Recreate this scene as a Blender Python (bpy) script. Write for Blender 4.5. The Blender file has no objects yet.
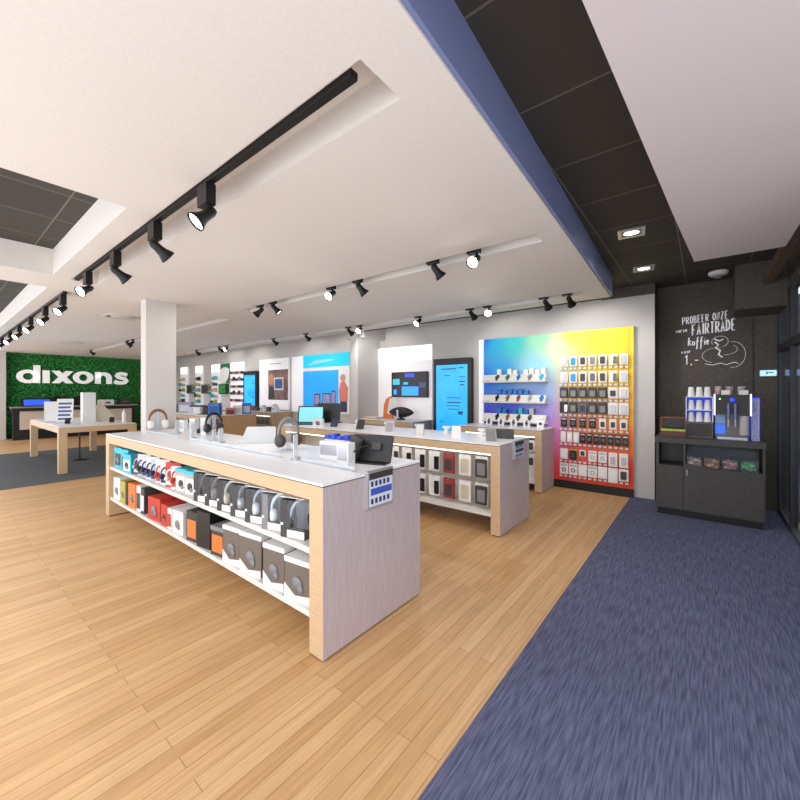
import bpy, math, random
from mathutils import Vector, Matrix, Euler
random.seed(7)
col = bpy.context.scene.collection
PI = math.pi
def lin(c):
    return tuple(((x/255)/12.92 if x/255 <= .04045 else ((x/255+.055)/1.055)**2.4) for x in c)
# ------------------------------------------------------------------ materials
MATS = {}
def mat(name, rgb, rough=.5, metal=0, emit=0, noise=0, scale=20, stretch=(1,1,1), bump=0, alpha=None, rgb2=None, detail=4, spec=.5, emit_rgb=None):
    if name in MATS: return MATS[name]
    m = bpy.data.materials.new(name); m.use_nodes = True
    nt = m.node_tree; N = nt.nodes; L = nt.links
    b = N['Principled BSDF']
    b.inputs['Roughness'].default_value = rough
    b.inputs['Metallic'].default_value = metal
    b.inputs['Specular IOR Level'].default_value = spec
    c = lin(rgb)
    b.inputs['Base Color'].default_value = (*c, 1)
    if emit:
        b.inputs['Emission Color'].default_value = (*lin(emit_rgb or rgb), 1)
        b.inputs['Emission Strength'].default_value = emit
    if noise or bump:
        tc = N.new('ShaderNodeTexCoord'); mp = N.new('ShaderNodeMapping'); nz = N.new('ShaderNodeTexNoise')
        mp.inputs['Scale'].default_value = stretch
        nz.inputs['Scale'].default_value = scale; nz.inputs['Detail'].default_value = detail
        L.new(tc.outputs['Object'], mp.inputs['Vector']); L.new(mp.outputs['Vector'], nz.inputs['Vector'])
        if noise:
            r = N.new('ShaderNodeValToRGB')
            c2 = lin(rgb2) if rgb2 else tuple(min(1, x*(1+noise)) for x in c)
            c1 = c if rgb2 else tuple(x*(1-noise) for x in c)
            r.color_ramp.elements[0].position = .35; r.color_ramp.elements[1].position = .65
            r.color_ramp.elements[0].color = (*c1, 1); r.color_ramp.elements[1].color = (*c2, 1)
            L.new(nz.outputs['Fac'], r.inputs['Fac']); L.new(r.outputs['Color'], b.inputs['Base Color'])
        if bump:
            bp = N.new('ShaderNodeBump'); bp.inputs['Strength'].default_value = bump; bp.inputs['Distance'].default_value = .01
            L.new(nz.outputs['Fac'], bp.inputs['Height']); L.new(bp.outputs['Normal'], b.inputs['Normal'])
    if alpha is not None:
        out = N['Material Output']; tr = N.new('ShaderNodeBsdfTransparent'); mx = N.new('ShaderNodeMixShader')
        tr.inputs['Color'].default_value = (.94, .97, 1, 1)
        mx.inputs['Fac'].default_value = alpha
        L.new(tr.outputs[0], mx.inputs[1]); L.new(b.outputs[0], mx.inputs[2]); L.new(mx.outputs[0], out.inputs['Surface'])
    MATS[name] = m
    return m

def wood_floor():
    m = bpy.data.materials.new('wood_floor'); m.use_nodes = True; nt = m.node_tree; N = nt.nodes; L = nt.links
    b = N['Principled BSDF']; b.inputs['Roughness'].default_value = .42
    tc = N.new('ShaderNodeTexCoord')
    mp = N.new('ShaderNodeMapping'); mp.inputs['Rotation'].default_value = (0, 0, PI/2)
    br = N.new('ShaderNodeTexBrick'); br.inputs['Scale'].default_value = 1
    br.inputs['Brick Width'].default_value = 1.3; br.inputs['Row Height'].default_value = .07
    br.inputs['Mortar Size'].default_value = .0015
    br.inputs['Color1'].default_value = (*lin((226,184,132)), 1); br.inputs['Color2'].default_value = (*lin((208,162,110)), 1)
    br.inputs['Mortar'].default_value = (*lin((160,118,76)), 1)
    L.new(tc.outputs['Object'], mp.inputs['Vector']); L.new(mp.outputs['Vector'], br.inputs['Vector'])
    mp2 = N.new('ShaderNodeMapping'); mp2.inputs['Scale'].default_value = (40, 2, 1)
    nz = N.new('ShaderNodeTexNoise'); nz.inputs['Scale'].default_value = 1.6; nz.inputs['Detail'].default_value = 6
    L.new(tc.outputs['Object'], mp2.inputs['Vector']); L.new(mp2.outputs['Vector'], nz.inputs['Vector'])
    r = N.new('ShaderNodeValToRGB'); r.color_ramp.elements[0].position = .3; r.color_ramp.elements[1].position = .7
    r.color_ramp.elements[0].color = (.62, .58, .54, 1); r.color_ramp.elements[1].color = (1, 1, 1, 1)
    mx = N.new('ShaderNodeMix'); mx.data_type = 'RGBA'; mx.blend_type = 'MULTIPLY'; mx.inputs['Factor'].default_value = .55
    L.new(nz.outputs['Fac'], r.inputs['Fac']); L.new(br.outputs['Color'], mx.inputs[6]); L.new(r.outputs['Color'], mx.inputs[7])
    L.new(mx.outputs[2], b.inputs['Base Color'])
    MATS['wood_floor'] = m; return m

def tile_ceiling():
    m = bpy.data.materials.new('ceiling_tile'); m.use_nodes = True; nt = m.node_tree; N = nt.nodes; L = nt.links
    b = N['Principled BSDF']; b.inputs['Roughness'].default_value = .8
    tc = N.new('ShaderNodeTexCoord'); mp = N.new('ShaderNodeMapping'); mp.inputs['Location'].default_value = (.2, 1.9, 0)
    br = N.new('ShaderNodeTexBrick'); br.offset = 0; br.inputs['Scale'].default_value = 1
    br.inputs['Brick Width'].default_value = .6; br.inputs['Row Height'].default_value = .65
    br.inputs['Mortar Size'].default_value = .006
    br.inputs['Color1'].default_value = (*lin((60,56,50)), 1); br.inputs['Color2'].default_value = (*lin((66,61,54)), 1)
    br.inputs['Mortar'].default_value = (*lin((112,106,94)), 1)
    L.new(tc.outputs['Object'], mp.inputs['Vector']); L.new(mp.outputs['Vector'], br.inputs['Vector'])
    L.new(br.outputs['Color'], b.inputs['Base Color'])
    MATS['ceiling_tile'] = m; return m

M_floor = wood_floor(); M_tile = tile_ceiling()
M_slab = mat('plaster_ceiling', (226,219,212), .9, noise=.02, scale=60)
M_wall = mat('white_wall', (200,196,192), .8, noise=.02, scale=30)
M_pil = mat('white_pillar_paint', (208,203,198), .8)
M_dark = mat('dark_wall', (86,80,72), .75, noise=.12, scale=25)
M_cab = mat('charcoal_cabinet', (72,69,66), .6, noise=.1, scale=30)
M_carpR = mat('navy_carpet', (68,71,98), .95, noise=1, rgb2=(104,107,136), scale=14, stretch=(9,.5,1), bump=.4)
M_carpL = mat('grey_carpet', (66,68,70), .95, noise=1, rgb2=(92,94,96), scale=60, bump=.4)
M_oak = mat('oak_laminate', (206,176,138), .5, noise=.08, scale=4, stretch=(3,3,25))
M_oakh = mat('oak_laminate_band', (206,176,138), .5, noise=.08, scale=4, stretch=(2,6,30))
M_daylit_oak = mat('daylit_oak_laminate', (190,176,180), .5, noise=.07, scale=5, stretch=(6,18,1.5))  # same oak, with the door's bluish daylight mixed into its colour
M_top = mat('white_worktop', (242,242,244), .3)
M_shelf = mat('white_shelf', (226,224,218), .35)
M_black = mat('black_plastic', (22,22,24), .4)
M_blackm = mat('black_metal', (20,19,19), .45, metal=.3)
M_dg = mat('dark_grey', (62,62,64), .5)
M_grey = mat('mid_grey', (130,130,132), .5)
M_sil = mat('silver_plastic', (186,186,190), .3, metal=.4)
M_white = mat('white_plastic', (236,235,234), .4)
M_card = mat('white_card', (230,229,226), .6)
M_acr = mat('clear_acrylic', (225,232,238), .08, alpha=.28)
M_win = mat('clear_window', (225,230,235), .06, alpha=.07)
M_red = mat('red_card', (196,58,44), .5); M_orange = mat('orange_card', (232,122,52), .5)
M_cyan = mat('cyan_card', (60,186,212), .5); M_navy = mat('navy_card', (44,52,92), .5)
M_blue = mat('blue_card', (36,116,196), .5); M_yg = mat('lime_card', (176,176,66), .5)
M_green = mat('green_card', (36,120,80), .5); M_brown = mat('brown_leather', (132,86,62), .6)
M_maroon = mat('maroon_leather', (150,62,60), .6); M_beige = mat('beige_card', (204,192,170), .6)
M_pink = mat('pink_card', (216,120,120), .6); M_char = mat('charcoal_card', (62,58,56), .6)
M_led = mat('lit_diffuser', (255,250,240), .5, emit=1.3)
M_lamp = mat('lit_bulb', (255,252,246), .5, emit=9)
M_steel = mat('brushed_steel', (168,172,184), .3, metal=.8)
M_copper = mat('copper_wire', (150,84,50), .4, metal=.6)
M_bluefascia = mat('blue_fascia', (128,140,184), .5)
M_skin = mat('printed_skin', (206,150,120), .6)

# ------------------------------------------------------------------ mesh builder
class MB:
    def __init__(s): s.v = []; s.f = []; s.m = []; s.sm = []; s.mats = []
    def mi(s, m):
        if m not in s.mats: s.mats.append(m)
        return s.mats.index(m)
    def add(s, vs, fs, m, T=None, smooth=False):
        b = len(s.v); k = s.mi(m)
        s.v += [tuple(T @ Vector(v)) if T else tuple(v) for v in vs]
        for f in fs: s.f.append([b+i for i in f]); s.m.append(k); s.sm.append(smooth)
        return s
    def box(s, a, b, m, T=None):
        x0, y0, z0 = a; x1, y1, z1 = b
        vs = [(x0,y0,z0),(x1,y0,z0),(x1,y1,z0),(x0,y1,z0),(x0,y0,z1),(x1,y0,z1),(x1,y1,z1),(x0,y1,z1)]
        return s.add(vs, [(3,2,1,0),(4,5,6,7),(0,1,5,4),(1,2,6,5),(2,3,7,6),(3,0,4,7)], m, T)
    def rbox(s, a, b, m, r=.006, T=None, axis=2):        # box with rounded vertical edges about one axis
        (x0,y0,z0), (x1,y1,z1) = a, b
        lo = [x0,y0,z0]; hi = [x1,y1,z1]; i, j = [(1,2),(2,0),(0,1)][axis]
        r = min(r, (hi[i]-lo[i])/2.01, (hi[j]-lo[j])/2.01); P = []
        for cx, cy, a0 in ((hi[i]-r,hi[j]-r,0),(lo[i]+r,hi[j]-r,90),(lo[i]+r,lo[j]+r,180),(hi[i]-r,lo[j]+r,270)):
            for k in range(4):
                t = math.radians(a0+k*30); P.append((cx+r*math.cos(t), cy+r*math.sin(t)))
        vs = []
        for h in (lo[axis], hi[axis]):
            for p in P:
                v = [0,0,0]; v[i] = p[0]; v[j] = p[1]; v[axis] = h; vs.append(v)
        n = len(P)
        fs = [tuple(range(n-1,-1,-1)), tuple(range(n,2*n))]+[(k,(k+1)%n,n+(k+1)%n,n+k) for k in range(n)]
        return s.add(vs, fs, m, T)
    def lathe(s, prof, m, T=None, n=16, smooth=True, close=False):
        vs = []; fs = []
        for (r, z) in prof:
            for k in range(n):
                t = 2*PI*k/n; vs.append((r*math.cos(t), r*math.sin(t), z))
        for i in range(len(prof)-1):
            for k in range(n):
                k2 = (k+1)%n; fs.append((i*n+k, i*n+k2, (i+1)*n+k2, (i+1)*n+k))
        s.add(vs, fs, m, T, smooth)
        if prof[0][0] > 1e-5: s.add(vs[:n], [tuple(range(n-1,-1,-1))], m, T)
        if prof[-1][0] > 1e-5: s.add(vs[-n:], [tuple(range(n))], m, T)
        return s
    def cyl(s, p, q, r, m, n=10, r2=None):
        p = Vector(p); q = Vector(q); d = q-p
        T = Matrix.Translation(p) @ d.to_track_quat('Z','Y').to_matrix().to_4x4()
        return s.lathe([(r,0),(r if r2 is None else r2, d.length)], m, T, n)
    def tube(s, pts, r, m, n=8, T=None, rx=None):
        pts = [Vector(p) for p in pts]; vs = []; fs = []; K = len(pts)
        up = None
        for i, p in enumerate(pts):
            d = (pts[min(i+1,K-1)]-pts[max(i-1,0)]).normalized()
            if up is None: up = d.orthogonal().normalized()
            else: up = (up-d*up.dot(d)).normalized()
            w = d.cross(up)
            rr = r[i] if isinstance(r, (list, tuple)) else r
            for k in range(n):
                t = 2*PI*k/n; vs.append(p+up*math.cos(t)*rr+w*math.sin(t)*rr)
        for i in range(K-1):
            for k in range(n): fs.append((i*n+k, i*n+(k+1)%n, (i+1)*n+(k+1)%n, (i+1)*n+k))
        fs.append(tuple(range(n-1,-1,-1))); fs.append(tuple(range((K-1)*n, K*n)))
        return s.add(vs, fs, m, T, True)
    def prism(s, poly, a, b, m, axis='y', T=None):        # polygon in the two other axes, extruded a..b along axis
        def mk(p, h): return {'y':(p[0],h,p[1]),'x':(h,p[0],p[1]),'z':(p[0],p[1],h)}[axis]
        n = len(poly); vs = [mk(p,a) for p in poly]+[mk(p,b) for p in poly]
        return s.add(vs, [tuple(range(n-1,-1,-1)), tuple(range(n,2*n))]+[(i,(i+1)%n,n+(i+1)%n,n+i) for i in range(n)], m, T)
    def build(s, name, parent=None, loc=None, rot=None):
        me = bpy.data.meshes.new(name); me.from_pydata([tuple(v) for v in s.v], [], s.f)
        for m in s.mats: me.materials.append(m)
        me.polygons.foreach_set('material_index', s.m); me.polygons.foreach_set('use_smooth', s.sm)
        me.update()
        import bmesh
        bm = bmesh.new(); bm.from_mesh(me); bmesh.ops.recalc_face_normals(bm, faces=bm.faces); bm.to_mesh(me); bm.free()
        o = bpy.data.objects.new(name, me); col.objects.link(o)
        if parent: o.parent = parent
        if loc is not None: o.location = loc
        if rot is not None: o.rotation_euler = rot
        return o
def tag(o, label, cat, group=None, kind=None):
    o['label'] = label; o['category'] = cat
    if group: o['group'] = group
    if kind: o['kind'] = kind
    return o
def thing(name, label, cat, loc=(0,0,0), rot=(0,0,0), group=None):
    o = bpy.data.objects.new(name, None); col.objects.link(o); o.location = loc; o.rotation_euler = rot
    o.empty_display_size = .1
    return tag(o, label, cat, group)
def struct(o): o['kind'] = 'structure'; return o
def dup(root, loc, rot, label, group=None):
    r = root.copy(); col.objects.link(r); r.location = loc; r.rotation_euler = rot; r['label'] = label
    if group: r['group'] = group
    for ch in list(root.children):
        c = ch.copy(); col.objects.link(c); c.parent = r
        for g in ch.children:
            d = g.copy(); col.objects.link(d); d.parent = c
    return r
ORD = ['first','second','third','fourth','fifth','sixth','seventh','eighth','ninth','tenth','eleventh','twelfth','thirteenth',
       'fourteenth','fifteenth','sixteenth','seventeenth','eighteenth','nineteenth','twentieth']
def Rz(a): return Matrix.Rotation(a, 4, 'Z')
def Rx(a): return Matrix.Rotation(a, 4, 'X')
def Ry(a): return Matrix.Rotation(a, 4, 'Y')
def Tr(*a): return Matrix.Translation(Vector(a))

# ------------------------------------------------------------------ setting
S = 2.72; D = 2.99; W = 6.27; BB = 6.65; GX = .74
struct(MB().box((-17.6,-.8,-.1), (GX+.1,BB+.2,0), M_floor).build('floor'))
struct(MB().box((-.82,-.8,0), (GX-.03,BB,.006), M_carpR).build('floor_carpet_right'))
struct(MB().box((-12.95,-.8,0), (-8.3,3.3,.006), M_carpL).build('floor_carpet_left'))
struct(MB().box((-17.6,-.8,D), (GX+.4,BB+.2,D+.1), M_tile).build('ceiling'))
struct(MB().box((-17.6,W,0), (-.54,BB+.2,2.84), M_wall).box((-17.6,W,2.84), (-1.2,BB+.2,D), M_wall).box((-1.2,W,2.84), (-.54,BB+.2,D), M_dark).build('wall_back'))
struct(MB().box((-.54,BB,0), (GX+.1,BB+.2,D), M_dark).build('wall_coffee_corner'))
struct(MB().box((-.54,W,0), (-.535,BB,2.84), M_dark).build('wall_return'))
struct(MB().box((-17.6,1.3,0), (-17.2,W,D), M_wall).build('wall_left'))
struct(MB().box((-17.45,.5,0), (-16.8,1.56,S), M_pil).build('trim_column_left'))
# suspended plaster ceiling with two openings and three lamp grooves
openings = [(-5.34,-.4,-3.0,.84), (-12.4,-.4,-6.02,.9)]
grooves = [(-5.45,1.0,-.99,1.24), (-5.5,2.97,-1.03,3.15), (-15.2,3.05,-6.36,3.25), (-13.0,5.03,-1.19,5.25)]
def slab(mb, x0, x1, y0, y1, z0, z1, holes, m):
    xs = sorted({x0,x1,*[h[0] for h in holes],*[h[2] for h in holes]}); ys = sorted({y0,y1,*[h[1] for h in holes],*[h[3] for h in holes]})
    def solid(i, j):
        if i < 0 or j < 0 or i >= len(xs)-1 or j >= len(ys)-1: return False
        cx = (xs[i]+xs[i+1])/2; cy = (ys[j]+ys[j+1])/2
        return not any(h[0] < cx < h[2] and h[1] < cy < h[3] for h in holes)
    for i in range(len(xs)-1):
        for j in range(len(ys)-1):
            if not solid(i,j): continue
            a,b,c,d = xs[i],xs[i+1],ys[j],ys[j+1]
            mb.add([(a,c,z0),(b,c,z0),(b,d,z0),(a,d,z0)], [(3,2,1,0)], m); mb.add([(a,c,z1),(b,c,z1),(b,d,z1),(a,d,z1)], [(0,1,2,3)], m)
            if not solid(i-1,j): mb.add([(a,c,z0),(a,d,z0),(a,d,z1),(a,c,z1)], [(0,3,2,1)], m)
            if not solid(i+1,j): mb.add([(b,c,z0),(b,d,z0),(b,d,z1),(b,c,z1)], [(0,1,2,3)], m)
            if not solid(i,j-1): mb.add([(a,c,z0),(b,c,z0),(b,c,z1),(a,c,z1)], [(0,1,2,3)], m)
            if not solid(i,j+1): mb.add([(a,d,z0),(b,d,z0),(b,d,z1),(a,d,z1)], [(0,3,2,1)], m)
mb = MB(); slab(mb, -17.2, -.9, -.4, 5.56, S, S+.16, openings+grooves, M_slab); slab(mb, -17.2, -.9, -.4, 5.56, S+.16, D-.001, openings, M_slab)
fx = lambda y: -.83-.125*(y-2.72)/2.84
mb.v = [(fx(v[1]), v[1], v[2]) if abs(v[0]+.9) < 1e-6 else v for v in mb.v]
struct(mb.build('ceiling_suspended'))
struct(MB().prism([(fx(-.4)+.001,-.4),(fx(-.4)+.02,-.4),(fx(5.56)+.02,5.56),(fx(5.56)+.001,5.56)], S+.012, D-.001, M_bluefascia, 'z').build('trim_fascia_blue'))
struct(MB().box((-5.4,5.562,S-.01), (-.95,5.60,S+.03), M_blackm).build('trim_black_edge'))  # black strip along the back edge of the suspended ceiling
# columns
struct(MB().box((-5.97,1.83,0), (-5.78,2.2,S), M_pil).build('trim_column_middle'))
struct(MB().box((-5.81,5.58,0), (-5.59,W,D), M_pil).build('trim_column_back'))
struct(MB().box((-5.95,5.61,2.60), (-5.43,W-.001,D-.001), M_wall).build('trim_bulkhead_white'))
# entrance side: dark bulkhead, white dropped panel, glass front
struct(MB().box((.28,6.0,2.46), (GX-.02,BB,D), M_dark).build('trim_bulkhead_dark'))
mb = MB(); mb.prism([(-.3,.6),(-.15,2.9),(-.07,4.02),(.47,4.02),(.52,.6)], 2.58, 2.86, mat('white_panel', (214,204,204), .6), 'z')
struct(mb.build('ceiling_entrance_panel'))
M_frame = mat('dark_frame', (44,46,50), .4, metal=.3)
mb = MB()
for y in (6.62, 5.8, 4.6, 3.4): mb.box((GX-.03,y-.03,.05), (GX+.03,y+.03,2.62), M_frame)
mb.box((GX-.03,2.5,0), (GX+.03,6.65,.05), mat('sill_metal', (120,120,124), .4, metal=.6))
mb.box((GX-.035,2.5,1.98), (GX+.035,6.65,2.06), M_frame)
mb.box((GX-.03,2.5,2.60), (GX+.04,6.65,2.68), mat('rail_metal', (120,118,116), .4, metal=.6)); mb.box((GX-.02,2.5,2.68), (GX+.03,6.65,D), M_dark)
mb.box((.52,2.5,2.72), (.6,6.0,2.8), mat('bronze_rail', (120,100,80), .4, metal=.5)); 
struct(mb.build('window_1'))
M_glass = mat('tinted_glass', (30,40,48), .04, alpha=.35)
struct(MB().box((GX-.006,2.5,.05), (GX+.006,6.64,2.6), M_glass).build('window_1_glass'))
struct(MB().box((2.6,1.5,-.1), (2.8,12,3.6), M_dark).box((GX+.15,11.8,-.1), (2.6,12,3.6), M_dark).build('wall_added_backdrop'))  # added dark wall, keeps the bright world from showing through the glass
struct(MB().box((GX+.1,1.5,-.1), (2.8,12,-.02), mat('street_paving', (46,50,62), .8, noise=.2, scale=8)).build('floor_street'))

# ------------------------------------------------------------------ lights in the ceiling
def spot(parent, loc, d, power, size=100, rad=.04):
    l = bpy.data.lights.new('spot_lamp', 'SPOT'); l.energy = power; l.spot_size = math.radians(size); l.spot_blend = .6
    l.shadow_soft_size = rad; l.color = (1,.97,.94)
    o = bpy.data.objects.new('lamp_light', l); col.objects.link(o)
    o.location = loc; o.rotation_euler = Vector(d).to_track_quat('-Z','Y').to_euler()
    if parent: o.parent = parent
    return o
def make_spotlight(name):
    t = thing(name, 'proto', 'spotlight')
    mb = MB().box((-.075,-.028,-.115), (.045,.028,0), M_blackm); mb.build('adapter_box', t)
    MB().cyl((.02,0,-.10), (.03,0,-.16), .013, M_blackm, 8).build('swivel_arm', t)
    return t
lampdefs = []
def spotlight(u, x, y, ztop, d, lit, label, group, power):
    t = thing('track_spotlight', label, 'spotlight', (x,y,ztop), (0,0,0), group)
    MB().box((-.085,-.028,-.12), (.03,.028,0), M_blackm).build('adapter_box', t)
    MB().cyl((0,0,-.115), (0,0,-.165), .013, M_blackm, 8).build('swivel_arm', t)
    dv = Vector(d).normalized()
    T = Tr(0,0,-.17) @ dv.to_track_quat('Z','Y').to_matrix().to_4x4()
    h = MB().lathe([(.0,-.045),(.02,-.043),(.03,-.02),(.031,.02),(.036,.05),(.052,.085),(.056,.10),(.050,.10),(.046,.088)], M_blackm, T, 16).build('lamp_head', t)
    MB().lathe([(.0,.09),(.047,.0895)], M_lamp if lit else mat('dim_bulb', (255,250,240), .4, emit=2), T, 16).build('lamp_lens', h)
    spot(t, Vector((0,0,-.17))+dv*.115, dv, power)
    return t
# the track lamps: pixel-free plan positions along each track; (x, lit towards the shop front?)
def track(x0, x1, y, z, label):
    t = thing('light_track', label, 'light track', (x0,y,z))
    MB().box((0,-.018,0), (x1-x0,.018,.03), M_blackm).build('rail', t)
    MB().box((-.02,-.02,-.002), (0,.02,.03), M_blackm).build('end_cap', t)
track(-5.3,-1.05,1.03,S-.02,'black light track in the ceiling groove nearest the camera, above headphone gondola front edge')
track(-14.5,-6.1,1.07,S-.03,'long black light track beside the dark ceiling opening at far left')
track(-5.45,-1.08,3.0,S+.1,'black light track recessed in the ceiling groove above the phone gondola')
track(-15.1,-6.4,3.08,S+.1,'black light track recessed in the far left ceiling groove near the green wall')
track(-12.9,-1.24,5.06,S+.1,'black light track recessed in the ceiling groove nearest the back wall')
DK = (0,.8,-.6); BR = (-.25,-.7,-.55)
def row(spec, y, z, where, grp, P):
    for i, (x, lit, d) in enumerate(spec):
        spotlight(0, x, y, z, d, lit, 'black spotlight, %s from right in %s' % (ORD[i], where), grp, P)
row([(-2.25,1,(-.1,-.6,-.6)),(-3.05,0,DK),(-3.95,0,DK),(-4.85,1,(.3,-.6,-.4))], 1.03, S-.02, 'the nearest left ceiling groove', 'spotlights over the headphone gondola', 10)
row([(-6.2,1,(.3,-.5,-.45)),(-7.3,1,(.3,-.5,-.45)),(-8.5,1,(.3,-.5,-.45)),(-9.7,1,(.3,-.5,-.45)),(-10.9,1,(.3,-.5,-.45)),(-12.2,1,(.3,-.5,-.45)),(-13.8,1,(.3,-.5,-.45))], 1.07, S-.03, 'the track beside the dark ceiling opening', 'spotlights on the far left track', 16)
row([(-1.55,1,(.0,-.75,-.5)),(-1.98,0,(.35,.5,-.7)),(-2.98,0,(.35,.5,-.7)),(-3.42,1,(.1,-.75,-.5)),(-4.62,0,(.4,.5,-.7)),(-4.95,1,(-.6,-.4,-.6))], 3.0, S+.1, 'the groove above the phone gondola', 'spotlights over the phone gondola', 10)
row([(-10.6,1,BR),(-10.95,0,DK),(-14.2,0,DK)], 3.08, S+.1, 'the groove before the green wall', 'spotlights before the green wall', 16)
row([(-1.33,0,(.1,.75,-.5)),(-1.62,0,(.1,.75,-.5)),(-2.42,1,(.2,-.75,-.5)),(-2.7,0,(.1,.75,-.5)),(-3.65,1,(-.1,-.7,-.55)),(-5.0,1,(.2,-.75,-.5)),(-5.3,0,(0,.8,-.5)),(-6.6,0,(0,.8,-.5)),(-7.8,0,(0,.8,-.5)),
     (-10.0,1,(.2,-.75,-.5)),(-10.4,0,(0,.8,-.5)),(-11.8,0,(0,.8,-.5))], 5.06, S+.1, 'the groove nearest the back wall', 'spotlights along the back wall', 11)
def downlight(x, y, label, p=14):
    t = thing('recessed_downlight', label, 'downlight', (x,y,D), (0,0,.12), 'square downlights in the dark ceiling')
    h = .11
    MB().box((-h,-h,-.012), (h,-h+.025,0), M_sil).box((-h,h-.025,-.012), (h,h,0), M_sil).box((-h,-h+.025,-.012), (-h+.025,h-.025,0), M_sil).box((h-.025,-h+.025,-.012), (h,h-.025,0), M_sil).build('frame', t)
    MB().box((-h+.025,-h+.025,-.006), (h-.025,h-.025,0), mat('grey_reflector', (120,118,116), .4)).build('reflector', t)
    MB().lathe([(.06,-.009),(.06,-.006)], M_lamp, Matrix.Diagonal((1,.6,1,1)), 20).build('lamp_lens', t)
    spot(t, (0,0,-.03), (0,0,-1), p, 130, .06)
downlight(-.54, 4.15, 'nearer square downlight in the dark tiled ceiling')
downlight(-.58, 5.45, 'farther square downlight in the dark tiled ceiling, nearer the white wall')
t = thing('smoke_detector', 'round white smoke detector under the dark ceiling near the coffee corner', 'smoke detector', (.13,6.2,D))
MB().lathe([(.0,-.05),(.075,-.048),(.1,-.03),(.1,0)], M_white, None, 24).build('housing', t)
MB().lathe([(.0,-.085),(.03,-.08),(.045,-.06),(.05,-.048)], M_grey, None, 16).build('sensor_dome', t)
def vent(x, y, label):
    t = thing('ceiling_vent', label, 'ceiling vent', (x,y,S), (0,0,0), 'round ceiling vents')
    MB().lathe([(.0,-.02),(.12,-.018),(.15,-.012),(.16,-.002)], M_pil, None, 28).build('vent_disc', t)
    MB().lathe([(.19,0),(.21,-.012),(.26,-.012),(.27,0)], M_pil, None, 28).build('outer_ring', t)
vent(-7.5,2.03,'round white ceiling vent just left of the middle column'); vent(-12.3,2.27,'round white ceiling vent above the green wall end of the shop')

# ------------------------------------------------------------------ green moss wall and sign
nx, nz_ = 150, 110; vs = []; fs = []
for j in range(nz_+1):
    for i in range(nx+1):
        y = 1.58+4.25*i/nx; z = .0+S*j/nz_
        vs.append((-17.13+random.uniform(-.03,.045), y+random.uniform(-.01,.01) if 0 < i < nx else y, z))
for j in range(nz_):
    for i in range(nx): a = j*(nx+1)+i; fs.append((a,a+1,a+nx+2,a+nx+1))
mb = MB(); mb.add(vs, fs, mat('moss', (10,56,24), .9, noise=1, rgb2=(74,180,92), scale=17, detail=8)); 
o = mb.build('moss_panel'); tag(o, 'green moss wall covering behind the white shop sign at far left', 'plant wall', kind='stuff')
# letters of the sign: bold extended outlines
t = thing('shop_sign', 'white bold lettering reading dixons on the green moss wall', 'sign', (-17.05, 1.80, 1.76))
def ringpoly(cx, cz, rx, rz, irx, irz, n=28):
    o_ = [(cx+rx*math.cos(2*PI*k/n), cz+rz*math.sin(2*PI*k/n)) for k in range(n)]
    i_ = [(cx+irx*math.cos(2*PI*k/n), cz+irz*math.sin(2*PI*k/n)) for k in range(n)]
    return o_, i_
def ring(mb, *a, m=M_white, d=.07):
    o_, i_ = ringpoly(*a); n = len(o_); vs = []
    for h in (0, d):
        for P in (o_, i_): vs += [(h, p[0], p[1]) for p in P]
    fs = []
    for k in range(n):
        j = (k+1)%n
        fs += [(k,j,n+j,n+k), (2*n+k,2*n+j,3*n+j,3*n+k), (k,j,2*n+j,2*n+k), (n+k,n+j,3*n+j,3*n+k)]
    mb.add(vs, fs, m)
M_sign = mat('sign_white', (248,248,246), .5, emit=.15)
def letter(kind, x):
    mb = MB(); P = lambda poly: mb.prism(poly, 0, .07, M_sign, 'x')
    if kind == 'd': ring(mb, x+.27,.21,.27,.22,.12,.11, m=M_sign); P([(x+.40,0),(x+.56,0),(x+.56,.58),(x+.40,.58)])
    if kind == 'i': P([(x,0),(x+.17,0),(x+.17,.42),(x,.42)])
    if kind == 'x': P([(x,0),(x+.2,0),(x+.56,.42),(x+.36,.42)]); mb.prism([(x+.36,0),(x+.56,0),(x+.2,.42),(x,.42)], .002, .068, M_sign, 'x')
    if kind == 'o': ring(mb, x+.27,.21,.28,.22,.12,.12, m=M_sign)
    if kind == 'n':
        P([(x,0),(x+.16,0),(x+.16,.42),(x,.42)])
        pts = []
        for k in range(9):
            a = PI-PI*k/8; pts.append((x+.25+.24*math.cos(a)*1.0, .22+.2*math.sin(a)))
        inn = [(x+.24+.09*math.cos(PI-PI*k/8), .2+.1*math.sin(PI-PI*k/8)) for k in range(8,-1,-1)]
        P(pts+[(x+.49,0),(x+.33,0)]+inn)
    if kind == 's':
        c = [(.42,.33),(.33,.375),(.23,.385),(.13,.36),(.10,.30),(.15,.25),(.25,.22),(.36,.19),(.41,.12),(.36,.06),(.25,.035),(.13,.045),(.03,.09)]
        w = .062; L_ = []; R_ = []
        for k in range(len(c)):
            a = Vector(c[max(k-1,0)]); b = Vector(c[min(k+1,len(c)-1)]); d = (b-a).normalized(); nrm = Vector((-d.y,d.x))
            L_.append((x+c[k][0]+nrm.x*w, c[k][1]+nrm.y*w)); R_.append((x+c[k][0]-nrm.x*w, c[k][1]-nrm.y*w))
        for k in range(len(c)-1): mb.prism([L_[k],L_[k+1],R_[k+1],R_[k]], .001, .069, M_sign, 'x')
    mb.build('letter', t)
for k, x in (('d',0),('i',.62),('x',.84),('o',1.40),('n',2.0),('s',2.54)): letter(k, x)
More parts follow.
